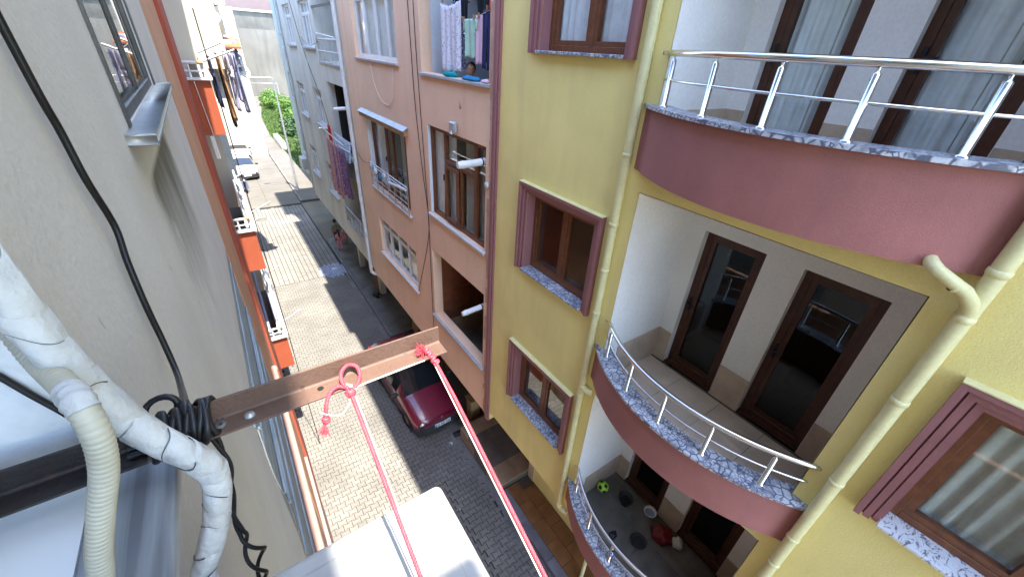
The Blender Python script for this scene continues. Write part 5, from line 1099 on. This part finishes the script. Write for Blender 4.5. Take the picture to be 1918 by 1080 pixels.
# motor scooter
t = thing('motor_scooter', 'dark blue motor scooter parked in front of the white cars', 'scooter', (.62, 35.4, 0), rz=rad(4))
for y, nm in ((-.62, 'front_wheel'), (.58, 'rear_wheel')):
    m = MB(); m.lathe([(.12, -.05), (.21, -.045), (.235, 0), (.21, .045), (.12, .05)], (0, y, .235), (1, 0, 0), 18); w_ = m.obj(nm, TYRE, t, local=True)
    m = MB(); m.lathe([(0, -.03), (.13, -.03), (.13, .03), (0, .03)], (0, 0, 0), (1, 0, 0), 14); h_ = m.obj('rim', HUB, w_, local=True); h_.location = (0, 0, .105)
m = MB(); m.bbox(-.17, .17, .05, .85, .42, .70, .07, 3); m.obj('body', CDN, t, local=True)
m = MB(); m.bbox(-.15, .15, -.40, .10, .22, .30, .03, 2); m.obj('footboard', CDN, t, local=True)
m = MB(); m.bbox(-.15, .15, .0, .80, .70, .80, .04, 3); m.obj('seat', BPL, t, local=True)
m = MB(); m.add([(-.22, -.42, .25), (.22, -.42, .25), (.20, -.52, .85), (-.20, -.52, .85), (-.22, -.36, .25), (.22, -.36, .25), (.20, -.46, .85), (-.20, -.46, .85)], [(0, 1, 2, 3), (7, 6, 5, 4), (3, 2, 6, 7), (0, 3, 7, 4), (1, 5, 6, 2)]); m.obj('front_shield', CDN, t, local=True)
m = MB(); m.tube([(-.34, -.42, 1.02), (-.1, -.50, .98), (.1, -.50, .98), (.34, -.42, 1.02)], .02, 8); m.tube([(0, -.50, .98), (0, -.62, .26)], .03, 8); m.obj('handlebar', BPL, t, local=True)
m = MB(); m.sphere((0, -.56, .92), .10, 12, 8); m.obj('headlight', LAMPG, t, local=True)

# ================================================================ PEOPLE
def skinned(name, verts, edges, radii, m, parent, sub=1, root=0, smooth_=True):
    me = bpy.data.meshes.new(name); me.from_pydata(verts, edges, []); o = bpy.data.objects.new(name, me); COL.objects.link(o); me.materials.append(m)
    o.parent = parent
    sk = o.modifiers.new('skin', 'SKIN'); sk.use_smooth_shade = True
    for i, r in enumerate(radii):
        d = me.skin_vertices[0].data[i]; d.radius = (r, r) if not isinstance(r, tuple) else r; d.use_root = (i == root)
    s = o.modifiers.new('subsurf', 'SUBSURF'); s.levels = sub; s.render_levels = sub
    return o
def child(label, loc, rz, h, top, bottom, hairlen, stride=.10, arm=.12, skirt=False, cat='person', group='children on the pavement'):
    """one standing child, facing -y in its own frame; feet on z = 0"""
    t = thing('person', label, cat, loc, group, rz); k = h
    V = [(0, 0, .50), (0, .005, .62), (0, 0, .74), (0, -.005, .815), (0, -.012, .87)]; Rr = [(.082, .062), (.075, .055), (.085, .058), (.03, .03), (.032, .034)]
    E_ = [(0, 1), (1, 2), (2, 3), (3, 4)]
    def addc(start, pts, rs):
        p = start
        for q, r in zip(pts, rs): V.append(q); Rr.append(r); E_.append((p, len(V) - 1)); p = len(V) - 1
    for sd in (1, -1):
        f = stride * sd
        addc(0, [(sd * .055, 0, .46), (sd * .058, -f * .5 - .01, .26), (sd * .058, -f * .6 + .03, .06), (sd * .06, -f * .6 - .01, .025), (sd * .062, -f * .6 - .07, .018)], [.056, .040, .026, .026, .02])
        addc(2, [(sd * .105, 0, .765), (sd * .145, .02, .63), (sd * .15, -arm, .50), (sd * .15, -arm - .03, .455)], [.034, .026, .019, .019])
        hand = len(V) - 1
        for fi, (dx, dz, l_) in enumerate(((-.012, -.040, .9), (-.004, -.046, 1), (.004, -.044, 1), (.012, -.038, .9), (-.018 * 1, -.020, .8))):
            addc(hand, [(sd * .15 + dx * .8, -arm - .035 - .004 * fi, .455 + dz * .55 * l_), (sd * .15 + dx, -arm - .038, .455 + dz * l_)], [.0055, .0045])
    V = [(x * k, y * k, z * k) for x, y, z in V]; Rr = [tuple(a * k for a in r) if isinstance(r, tuple) else r * k for r in Rr]
    b = skinned('body', V, E_, Rr, SKIN, t, 2)
    hd = MB(); hd.sphere((0, -.012 * k, .93 * k), .068 * k, 18, 12, sc=(.9, 1.02, 1.12)); hd.sphere((0, -.079 * k, .925 * k), .011 * k, 8, 6)
    for sd in (1, -1): hd.sphere((sd * .062 * k, -.005 * k, .925 * k), .015 * k, 8, 6, sc=(.4, .8, 1.1))
    hd.obj('head', SKIN, t, local=True)
    for sd in (1, -1): face = MB(); face.sphere((sd * .025 * k, -.073 * k, .938 * k), .009 * k, 8, 6, sc=(1.2, .5, .8)); face.obj('eye', INK, t, local=True)
    mo = MB(); mo.sphere((0, -.074 * k, .895 * k), .012 * k, 8, 6, sc=(1.4, .4, .45)); mo.obj('mouth', LIP, t, local=True)
    hr = MB(); hr.sphere((0, .006 * k, .945 * k), .074 * k, 16, 10, sc=(.95, 1.0, 1.08))
    o_ = hr.obj('hair', HAIR, t, local=True)
    if hairlen:
        q = MB(); q.tube([(0, .06 * k, .95 * k), (0, .085 * k, .90 * k), (0, .082 * k, (.90 - hairlen * .6) * k), (0, .07 * k, (.90 - hairlen) * k)], [.038 * k, .045 * k, .034 * k, .012 * k], 10); q.obj('ponytail', HAIR, t, local=True)
    # shirt: body-hugging tube with short sleeves; trousers or skirt
    sv = [(0, 0, .47), (0, .005, .62), (0, 0, .735), (0, -.002, .79)]; sr = [(.098, .075), (.088, .066), (.098, .068), (.045, .04)]; se = [(0, 1), (1, 2), (2, 3)]
    for sd in (1, -1): a0 = len(sv); sv += [(sd * .108, 0, .765), (sd * .140, .012, .665)]; sr += [.044, .038]; se += [(2, a0), (a0, a0 + 1)]
    skinned('shirt', [(x * k, y * k, z * k) for x, y, z in sv], se, [tuple(a * k for a in r) if isinstance(r, tuple) else r * k for r in sr], top, t, 2)
    if skirt:
        q = MB(); q.lathe([(.085 * k, .54 * k), (.10 * k, .48 * k), (.125 * k, .38 * k), (.135 * k, .30 * k), (.128 * k, .30 * k)], (0, 0, 0), seg=18); q.obj('skirt', bottom, t, local=True)
    else:
        tv = [(0, 0, .50)]; tr = [(.088, .068)]; te = []
        for sd in (1, -1):
            f = stride * sd; a0 = len(tv); tv += [(sd * .055, 0, .45), (sd * .058, -f * .5 - .01, .26), (sd * .058, -f * .6 + .028, .085)]; tr += [.062, .049, .040]; te += [(0, a0), (a0, a0 + 1), (a0 + 1, a0 + 2)]
        skinned('trousers', [(x * k, y * k, z * k) for x, y, z in tv], te, [tuple(a * k for a in r) if isinstance(r, tuple) else r * k for r in tr], bottom, t, 2)
    for sd in (1, -1): f = stride * sd; q = MB(); q.sphere((sd * .061 * k, (-f * .6 - .03) * k, .02 * k), .045 * k, 10, 6, sc=(.62, 1.35, .5)); q.obj('shoe', BPL, t, local=True)
    return t
child('child in pink top and pink trousers with long black hair on the pavement', (3.98, 21.7, .122), rad(200), 1.22, CPK, CPK, .24, .06)
child('taller child in grey green shirt and maroon trousers on the pavement', (4.10, 22.75, .122), rad(165), 1.42, CGR, CMR, 0, .12, .06)
child('child in salmon pink dress with long dark hair nearest the wall', (4.45, 22.4, .122), rad(215), 1.16, CLP, CPK, .22, .03, .04, skirt=True)
# child looking over the balcony ledge among the laundry
bz = 8.86
child('dark haired child looking out over the balcony ledge below the hanging laundry', (3.60, 6.36, bz), rad(-32), 1.12, CBK, CBK, 0, .0, .10, group='child on the balcony')

# ================================================================ LAUNDRY
def garment(name, label, cat, m, plane, u0, u1, ztop, zbot, kind='sheet', amp=.03, per=.13, seed=1, sag=.0, group=None, th=.003, at_=0.0, axis='y'):
    """cloth hanging from a line; plane = fixed coordinate, u runs along the line"""
    R_ = random.Random(seed); nu, nv = 26, 16; ph = R_.uniform(0, 6); keep = []; vs = []
    for j in range(nv + 1):
        v = j / nv
        for i in range(nu + 1):
            u = i / nu; uc = u - .5; half = .5
            if kind == 'shirt': half = .5 if v < .32 else .34
            elif kind == 'dress': half = .30 + .20 * v if v > .18 else .42
            elif kind == 'trousers': half = .46 - .05 * v
            uu = lerp(u0, u1, .5 + uc * (half / .5)); z = lerp(ztop, zbot, v) - sag * math.sin(math.pi * u) * (1 - .3 * v) + .012 * math.sin(ph + u * 17) * v
            if kind == 'shirt' and v < .32: z -= .35 * abs(abs(uc) - .34) * (abs(uc) > .34) * (ztop - zbot)
            off = amp * (.35 + .65 * v) * (math.sin(2 * math.pi * (uu / per) + ph + .8 * v) + .5 * math.sin(2 * math.pi * uu / per * .43 + ph * 2 + 1.4 * v)) + at_ * v
            vs.append((plane + off, uu, z) if axis == 'y' else (uu, plane + off, z))
    fs = []
    for j in range(nv):
        for i in range(nu):
            v, uc = (j + .5) / nv, (i + .5) / nu - .5
            if kind == 'trousers' and v > .30 and abs(uc) < .045: continue
            if kind == 'shirt' and .22 < v < .34 and abs(uc) > .36: continue
            fs.append((j * (nu + 1) + i, j * (nu + 1) + i + 1, (j + 1) * (nu + 1) + i + 1, (j + 1) * (nu + 1) + i))
    mb = MB(); mb.add(vs, fs, 0, True); o = mb.obj(name, m)
    s = o.modifiers.new('solid', 'SOLIDIFY'); s.thickness = th
    tag(o, label, cat, group)
    return o
G1 = 'washing in the salmon balcony'
m = MB(); m.tube([(3.50, 5.5, 10.68), (3.50, 6.3, 10.53), (3.50, 7.15, 10.80), (3.50, 7.75, 11.3)], .004, 5); m.tube([(3.80, 5.5, 10.95), (3.80, 6.6, 10.85), (3.80, 7.4, 10.95)], .004, 5); tag(m.obj('washing_line', CORD), 'washing lines strung across the salmon balcony', 'washing line')
garment('flowered_sheet', 'large white flowered sheet hanging at the left of the salmon balcony washing', 'sheet', LACE, 3.49, 6.52, 7.22, 10.80, 9.86, 'sheet', .035, .17, 2, .06, G1)
garment('patterned_trousers', 'navy and white patterned trousers beside the flowered sheet', 'trousers', PNAV, 3.52, 6.40, 6.56, 10.54, 9.88, 'trousers', .02, .15, 3, 0, G1)
garment('mint_dress', 'mint green dress hanging in the middle of the salmon balcony', 'dress', CMT, 3.49, 5.98, 6.42, 10.56, 10.06, 'shirt', .022, .16, 4, 0, G1)
garment('pink_shirt', 'pale pink shirt beside the mint green dress', 'shirt', CLP, 3.50, 5.82, 6.06, 10.60, 9.98, 'dress', .02, .12, 5, 0, G1)
garment('navy_trousers', 'navy trousers hanging at the right of the salmon balcony washing', 'trousers', CNV, 3.50, 5.58, 5.86, 10.66, 9.93, 'trousers', .02, .14, 6, 0, G1)
garment('orange_shirt', 'orange red shirt hanging at the right edge of the salmon balcony', 'shirt', COR, 3.49, 5.46, 5.66, 10.80, 10.28, 'shirt', .02, .12, 7, 0, G1)
garment('black_jacket', 'black jacket on the rear line at the left of the salmon balcony', 'jacket', CBK, 3.80, 6.75, 7.35, 10.98, 10.5, 'shirt', .03, .2, 8, 0, G1)
garment('dark_dress', 'black dress on the rear line behind the mint green dress', 'dress', CBK, 3.80, 6.0, 6.6, 10.88, 10.0, 'dress', .03, .2, 9, 0, G1)
garment('charcoal_trousers', 'navy trousers on the rear line behind the pink shirt', 'trousers', CNV, 3.82, 5.55, 5.95, 10.94, 9.9, 'trousers', .03, .2, 10, 0, G1)
pegs = MB()
for y, z in ((7.1, 10.82), (6.75, 10.68), (6.4, 10.56), (6.08, 10.58), (5.95, 10.60), (5.72, 10.68), (5.56, 10.76)): pegs.box(3.475, 3.505, y - .008, y + .008, z - .04, z + .03)
tag(pegs.obj('clothes_pegs', PLANK), 'row of wooden clothes pegs on the salmon balcony line', 'pegs', kind='stuff')
def heap(name, label, m, c, r, seed, sc=(1, 1, .3)):
    R_ = random.Random(seed); mb = MB(); mb.sphere((0, 0, 0), 1, 20, 10); V = []
    for x, y, z in mb.v: f = 1 + .22 * math.sin(5 * x + seed) * math.cos(4 * y + seed * 2) + .12 * math.sin(11 * y + 7 * x); V.append((c[0] + x * r * sc[0] * f, c[1] + y * r * sc[1] * f, c[2] + max(-.0, (z + .6) * r * sc[2] * f)))
    mb.v = V; return tag(mb.obj(name, m), label, 'cloth')
heap('folded_cloth', 'teal cloth lying on the salmon balcony ledge under the flowered sheet', CTL, (3.44, 6.78, 9.758), .16, 2, (.6, 1.3, .3))
heap('folded_cloth', 'bright blue cloth crumpled on the salmon balcony ledge below the child', CBL, (3.40, 6.02, 9.762), .14, 3, (.55, 1.7, .26))
heap('folded_cloth', 'pale pink cloth at the right end of the salmon balcony ledge', CLP, (3.42, 5.58, 9.758), .08, 5, (.7, 1.2, .4))
G2 = 'blankets over the grey building loggia'
garment('red_cloth', 'red cloth hanging at the left of the dark loggia of the grey building', 'cloth', CRD, 3.22, 15.5, 15.85, 7.62, 6.35, 'sheet', .03, .2, 11, 0, G2)
garment('pale_cloth', 'pale blue dotted cloth draped over the dark loggia rail', 'cloth', PBLU, 3.26, 13.3, 15.1, 7.50, 6.85, 'sheet', .05, .35, 12, .08, G2, .003, -.06)
garment('purple_blanket', 'purple patterned blanket hanging below the dark loggia of the grey building', 'blanket', PPUR, 3.10, 13.35, 15.05, 7.15, 5.65, 'sheet', .05, .4, 13, .03, G2)
garment('pink_rug', 'dusty pink patterned rug hanging beside the purple blanket', 'rug', PPNK, 3.10, 14.2, 15.75, 7.25, 5.35, 'sheet', .04, .5, 14, .04, G2)
m = MB(); m.tube([(3.05, 13.3, 7.42), (3.05, 16.1, 7.5)], .012, 6); m.tube([(3.36, 15.9, 7.48), (2.95, 15.95, 7.5)], .015, 6); m.tube([(3.2, 13.3, 7.2), (3.2, 14.9, 7.12)], .015, 6); tag(m.obj('drying_rack', WPIPE), 'white drying frame fixed outside the dark loggia', 'drying frame')
G3 = 'washing on the top orange balcony lines'
for k, x in enumerate((.20, .35, .47, .60)):
    m = MB(); m.tube([(x, 9.75, 9.80 + .13 * x), (x, 11.6, 9.72 + .13 * x), (x, 13.4, 9.80 + .13 * x)], .004, 5); tag(m.obj('washing_line', CORD), 'washing line on the top orange balcony, number %s from the balcony' % ('one', 'two', 'three', 'four')[k] if 0 else ('line nearest the top orange balcony', 'inner middle line of the top orange balcony', 'outer middle line of the top orange balcony', 'outermost line of the top orange balcony')[k], 'washing line')
for a in ((CNV, .20, 9.9, 10.45, 9.80, 8.95, 'shirt', 'dark navy shirt, nearest the top orange balcony'), (CBK, .20, 10.6, 11.3, 9.78, 8.9, 'shirt', 'black shirt behind the navy shirt by the top orange balcony'), (CTN, .35, 9.85, 10.35, 9.82, 8.72, 'trousers', 'light tan trousers in the middle of the orange balcony washing'),
          (CTN, .36, 10.6, 11.1, 9.80, 8.7, 'trousers', 'second pair of tan trousers farther along the orange balcony washing'), (CBK, .38, 11.4, 12.2, 9.80, 8.35, 'dress', 'long black coat hanging lowest in the orange balcony washing'), (CLV, .47, 9.9, 10.5, 9.84, 8.88, 'shirt', 'lavender shirt near the end of the drying rod'),
          (CW, .47, 10.7, 11.3, 9.84, 8.85, 'shirt', 'white shirt behind the lavender shirt'), (CDN, .60, 9.85, 10.35, 9.86, 8.86, 'trousers', 'faded blue denim trousers at the outer end of the washing'), (CLV, .60, 10.6, 11.2, 9.84, 8.95, 'shirt', 'lavender shirt on the outermost line behind the denim trousers'),
          (CNV, .53, 11.5, 12.1, 9.84, 8.8, 'trousers', 'navy trousers at the far end of the orange balcony washing')):
    garment('hanging_' + ('trousers' if a[6] == 'trousers' else 'coat' if a[6] == 'dress' else 'shirt'), a[7], 'trousers' if a[6] == 'trousers' else 'coat' if a[6] == 'dress' else 'shirt', a[0], a[1], a[2], a[3], a[4], a[5], a[6], .025, .14, int(a[2] * 100), 0, G3)
G4 = 'washing on the white house'
for k, (mm, x0, x1, z0, z1, kd, lb) in enumerate(((CW, .55, .95, 10.0, 8.9, 'sheet', 'white sheet on the white house, leftmost of its washing'), (CW, 1.05, 1.55, 9.9, 8.3, 'sheet', 'long white sheet on the white house, in the middle of its washing'), (COR, .95, 1.05, 9.6, 8.7, 'sheet', 'red towel between the two white sheets of the white house'), (CDN, 1.5, 1.78, 9.9, 8.6, 'shirt', 'blue shirt at the right of the white house washing'), (CNV, .3, .55, 9.8, 8.8, 'shirt', 'navy shirt at the far left of the white house washing'), (CW, 1.3, 1.75, 11.9, 11.2, 'sheet', 'white sheet hanging above the awning of the white house'))):
    garment('hung_sheet' if kd == 'sheet' else 'hung_shirt', lb, 'sheet' if kd == 'sheet' else 'shirt', mm, 20.5 + .05 * k, x0 * .81, x1 * .81, 10.2 + (z0 - 10.2) * .81, 10.2 + (z1 - 10.2) * .81, kd, .04, .25, 40 + k, 0, G4, axis='x')
for k in range(5):
    y = 11.6 - k * .36; heap('damp_cloth', ('pale blue cloth at the left end of the steel window railing', 'white cloth second along the steel window railing', 'small blue cloth in the middle of the steel window railing', 'pale cloth fourth along the steel window railing', 'light blue cloth towards the right of the steel window railing')[k], (PBLU, CW, CBL, CW, PBLU)[k], (3.33, y, 7.10 - .06 * (k % 3)), .10, 20 + k, (.35, .9, .9))
m = MB(); m.tube([(3.32, 8.97, 7.22), (3.30, 10.1, 7.10)], .035, 10); tag(m.obj('rolled_mat', SILW), 'pale rolled mat lying along the steel window railing', 'mat')
# ================================================================ CABLES ON THE SALMON AND GREY WALLS
def wire(label, pts, r=.007, m=BLK):
    q = MB(); q.tube(smooth(pts, 5), r, 6); tag(q.obj('wall_cable', m), label, 'cable')
X_ = D - .012
wire('thin black cable down the salmon wall, left of the laundry balcony', [(X_, 8.28, 13), (X_, 8.24, 10.5), (X_, 8.20, 9.2), (X_, 8.05, 8.0), (X_, 7.85, 6.9), (X_, 8.0, 6.2), (X_, 8.6, 4.9), (X_, 8.78, 4.5)])
wire('thin black cable down the salmon wall along the edge of the laundry balcony', [(X_, 7.98, 13), (X_, 8.0, 10.5), (X_, 7.96, 9.2), (X_, 7.90, 8.0), (X_, 7.86, 6.8), (X_, 7.9, 5.0), (X_, 7.93, 3.6)])
wire('white cable looped below the four-light white window', [(X_, 10.8, 9.76), (X_, 10.6, 9.3), (X_, 10.2, 9.0), (X_, 9.7, 8.98), (X_, 9.4, 9.2), (X_, 9.3, 9.74)], .008, CORD)
wire('dark cable drooping from the white drainpipe to the steel railing', [(X_, 13.0, 7.25), (X_ - .02, 12.4, 7.12), (X_, 11.75, 7.22)])
wire('dark cable sagging across the grey wall between its top windows', [(X_, 20.2, 13), (X_, 19.4, 11.2), (X_, 18.4, 9.7), (X_, 17.0, 8.4), (X_, 16.2, 7.3)], .008)
wire('dark wire stretched from the grey wall past the loggia', [(X_, 18.6, 10.2), (X_ - .05, 17, 9.95), (X_, 15.9, 10.1)], .007)
# ================================================================ LOWER BALCONY THINGS
zf = 3.572
t = thing('football', 'lime green ball with black patches in the corner of the lowest balcony', 'ball', (4.02, 2.37, zf))
bm = bmesh.new(); bmesh.ops.create_icosphere(bm, subdivisions=4, radius=.10); ic = [v.co.normalized() for v in (lambda b_: (bmesh.ops.create_icosphere(b_, subdivisions=1, radius=1), b_.verts)[1])(bmesh.new())]
ICO = []
ph_ = (1 + 5 ** .5) / 2
for a in (-1, 1):
    for b_ in (-ph_, ph_): ICO += [Vector((0, a, b_)).normalized(), Vector((a, b_, 0)).normalized(), Vector((b_, 0, a)).normalized()]
mb = MB(); bm.verts.index_update(); vs = [tuple(v.co + Vector((4.02, 2.37, zf + .10))) for v in bm.verts]; gr_, bl_ = [], []
for f in bm.faces: (bl_ if max(f.calc_center_median().normalized().dot(i) for i in ICO) > .945 else gr_).append([v.index for v in f.verts])
bm.free(); mb.add(vs, gr_, 0, True); mb.add(vs, bl_, 1, True); mb.obj('cover', [LIME, BPL], t)
def pot(name, label, c, r, h, m, cat, fill=None, rim=.006):
    t = thing(name, label, cat, c); q = MB(); q.lathe([(0, 0), (r * .75, 0), (r, h), (r + rim, h), (r + rim, h + .01), (r - .008, h + .01), (r * .72, .012), (0, .012)], c, seg=22); q.obj('bowl', m, t)
    if fill: q = MB(); q.lathe([(0, h * .6), (r * .86, h * .6)], c, seg=20); q.obj('contents', fill, t)
    return t
pot('white_bowl', 'white rimmed bowl standing by the doorway pier of the lowest balcony', (4.38, 1.62, zf), .10, .09, WPL, 'bowl', CDN)
pot('black_basin', 'black basin on the lowest balcony floor near the first door', (4.20, 2.0, zf), .12, .10, BPL, 'basin', BPL)
pot('black_pan', 'black pan on the lowest balcony floor towards the parapet', (3.86, 1.42, zf), .12, .05, BPL, 'pan', BPL)
heap('plastic_bag', 'crumpled red plastic bag on the lowest balcony beside the pier', RBAG, (4.25, 1.28, zf), .16, 4, (1, 1, .7)); bpy.data.objects['plastic_bag']['category'] = 'bag'
heap('white_bag', 'small crumpled white bag beside the red bag on the lowest balcony', WPL, (4.36, 1.06, zf), .085, 6, (1, 1, 1.0)); bpy.data.objects['white_bag']['category'] = 'bag'
heap('dark_rag', 'dark rag on the lowest balcony floor near the parapet', BPL, (3.60, 1.72, zf), .08, 7, (1, .7, .3))
t = thing('evil_eye_charm', 'blue glass eye charm hanging on the lowest balcony rail', 'charm', (3.0, 1.36, 4.36))
q = MB(); q.lathe([(0, .012), (.035, .010), (.042, 0), (.035, -.010), (0, -.012)], (2.985, 1.36, 4.36), (-.75, 0, .6), 18); q.obj('disc', BEYE, t)
for r_, mm, o_ in ((.024, PLW, .0125), (.015, CBL, .0137), (.008, INK, .0149)):
    q = MB(); q.lathe([(0, o_), (r_, o_ - .0004), (r_, o_ - .004)], (2.985, 1.36, 4.36), (-.75, 0, .6), 14); q.obj('eye_ring', mm, t)
q = MB(); q.tube([(2.985, 1.36, 4.40), (2.995, 1.37, 4.45), (3.0, 1.35, 4.51)], .006, 6); q.tube([(2.99, 1.36, 4.41), (3.0, 1.33, 4.43)], .008, 6); q.obj('ribbon', CNV, t)
# ================================================================ STREET-LEVEL JUNK AND LITTER
for k, (y0, z0, lean, lb) in enumerate(((12.9, 2.7, .35, 'wide raw timber boards leaning beside the white downpipe'), (10.2, 2.6, .3, 'timber boards leaning under the salmon overhang behind the red car'))):
    t = thing('leaning_boards', lb, 'boards', (4.6, y0, .12))
    for j in range(4):
        q = MB(); yy = y0 - j * .155
        q.add([(4.55, yy - .075, .125), (4.55, yy + .075, .125), (4.59, yy + .075, .125), (4.59, yy - .075, .125), (4.55 + lean, yy - .075, z0), (4.55 + lean, yy + .075, z0), (4.59 + lean, yy + .075, z0), (4.59 + lean, yy - .075, z0)], [(0, 3, 2, 1), (4, 5, 6, 7), (0, 1, 5, 4), (1, 2, 6, 5), (2, 3, 7, 6), (3, 0, 4, 7)])
        q.obj('board', PLANK, t)
def crate(c, label, w=.42, l=.62, h=.26):
    t = thing('fruit_crate', label, 'crate', c, 'stacked wooden crates')
    x, y, z = c
    for k in range(3):
        zz = z + .015 + k * .085
        for sx in (-1, 1): q = MB(); q.box(x + sx * w / 2 - .006, x + sx * w / 2 + .006, y - l / 2, y + l / 2, zz, zz + .06); q.obj('slat', CRATE, t)
        for sy in (-1, 1): q = MB(); q.box(x - w / 2 + .007, x + w / 2 - .007, y + sy * l / 2 - .012, y + sy * l / 2, zz, zz + .06); q.obj('slat', CRATE, t)
    q = MB(); q.box(x - w / 2 + .007, x + w / 2 - .007, y - l / 2 + .001, y + l / 2 - .013, z, z + .012); q.obj('base', CRATE, t)
for k in range(8):
    crate((4.62 + random.uniform(-.05, .05), 16.9 + random.uniform(-.06, .06), .122 + k * .268), ('bottom', 'second', 'third', 'fourth', 'fifth', 'sixth', 'seventh', 'topmost')[k] + ' reddish crate of the leaning stack under the grey building')
t = thing('timber_block', 'rough wooden block standing beside the entrance steps', 'block', (4.5, 7.75, .012)); q = MB(); q.bbox(4.32, 4.66, 7.62, 7.92, .012, .78, .015, 1); q.obj('post', PLANK, t); q = MB(); q.bbox(4.28, 4.70, 7.58, 7.96, .781, .83, .01, 1); q.obj('cap', PLANK, t)
q = MB(); q.bbox(3.55, 3.95, 7.0, 7.16, .0, .09, .03, 2); tag(q.obj('dark_shoe_box', BPL), 'black flattened object lying in front of the red car bonnet', 'object'); bpy.data.objects['dark_shoe_box'].location += Vector((.02, .28, .012))
def scrap(x, y, s, m, label, z=.006, seed=0):
    R_ = random.Random(seed + int(x * 100)); mb = MB(); n = 9; P_ = []
    for i in range(n): a = 6.283 * i / n; r = s * R_.uniform(.45, 1.05); P_.append((x + r * math.cos(a), y + r * .7 * math.sin(a), z + R_.uniform(.004, .035)))
    c = (x, y, z + .02); mb.add(P_ + [c] + [(p[0], p[1], p[2] - .004) for p in P_] + [(x, y, z + .015)], [(i, (i + 1) % n, n) for i in range(n)] + [(n + 1 + (i + 1) % n, n + 1 + i, 2 * n + 1) for i in range(n)] + [(i, n + 1 + i, n + 1 + (i + 1) % n, (i + 1) % n) for i in range(n)])
    tag(mb.obj('litter_scrap', m), label, 'litter', 'paper litter in the street')
for a in ((3.50, 6.93, .11, CLV, 'white and purple wrapper lying against the entrance step'), (3.38, 7.16, .09, CW, 'white paper scrap in front of the red car, between bumper and wrapper'), (3.36, 6.88, .08, CTN, 'brownish paper scrap just left of the purple wrapper'), (3.46, 6.45, .05, CW, 'small white scrap beside the riser of the entrance step'),
          (2.66, 5.28, .08, CW, 'white paper lying on the dark pavers by the air conditioner'), (3.15, 19.9, .22, CW, 'white paper lying on shaded pavers near the children'), (2.56, 8.95, .07, CLV, 'pale scrap on the shaded pavers beside the red car'), (3.0, 4.4, .06, CW, 'small pale scrap on the pavers beyond the air conditioner corner'), (3.05, 3.35, .05, CW, 'tiny white scrap at the lower edge of the street')): scrap(*a)
heap('dark_bag', 'dark bag with a white tag lying on the pavement under the salmon overhang', BPL, (4.15, 16.1, .122), .22, 12, (.8, 1.2, .4)); bpy.data.objects['dark_bag']['category'] = 'bag'
scrap(4.22, 15.9, .06, CW, 'white tag on the dark bag on the pavement', .19)
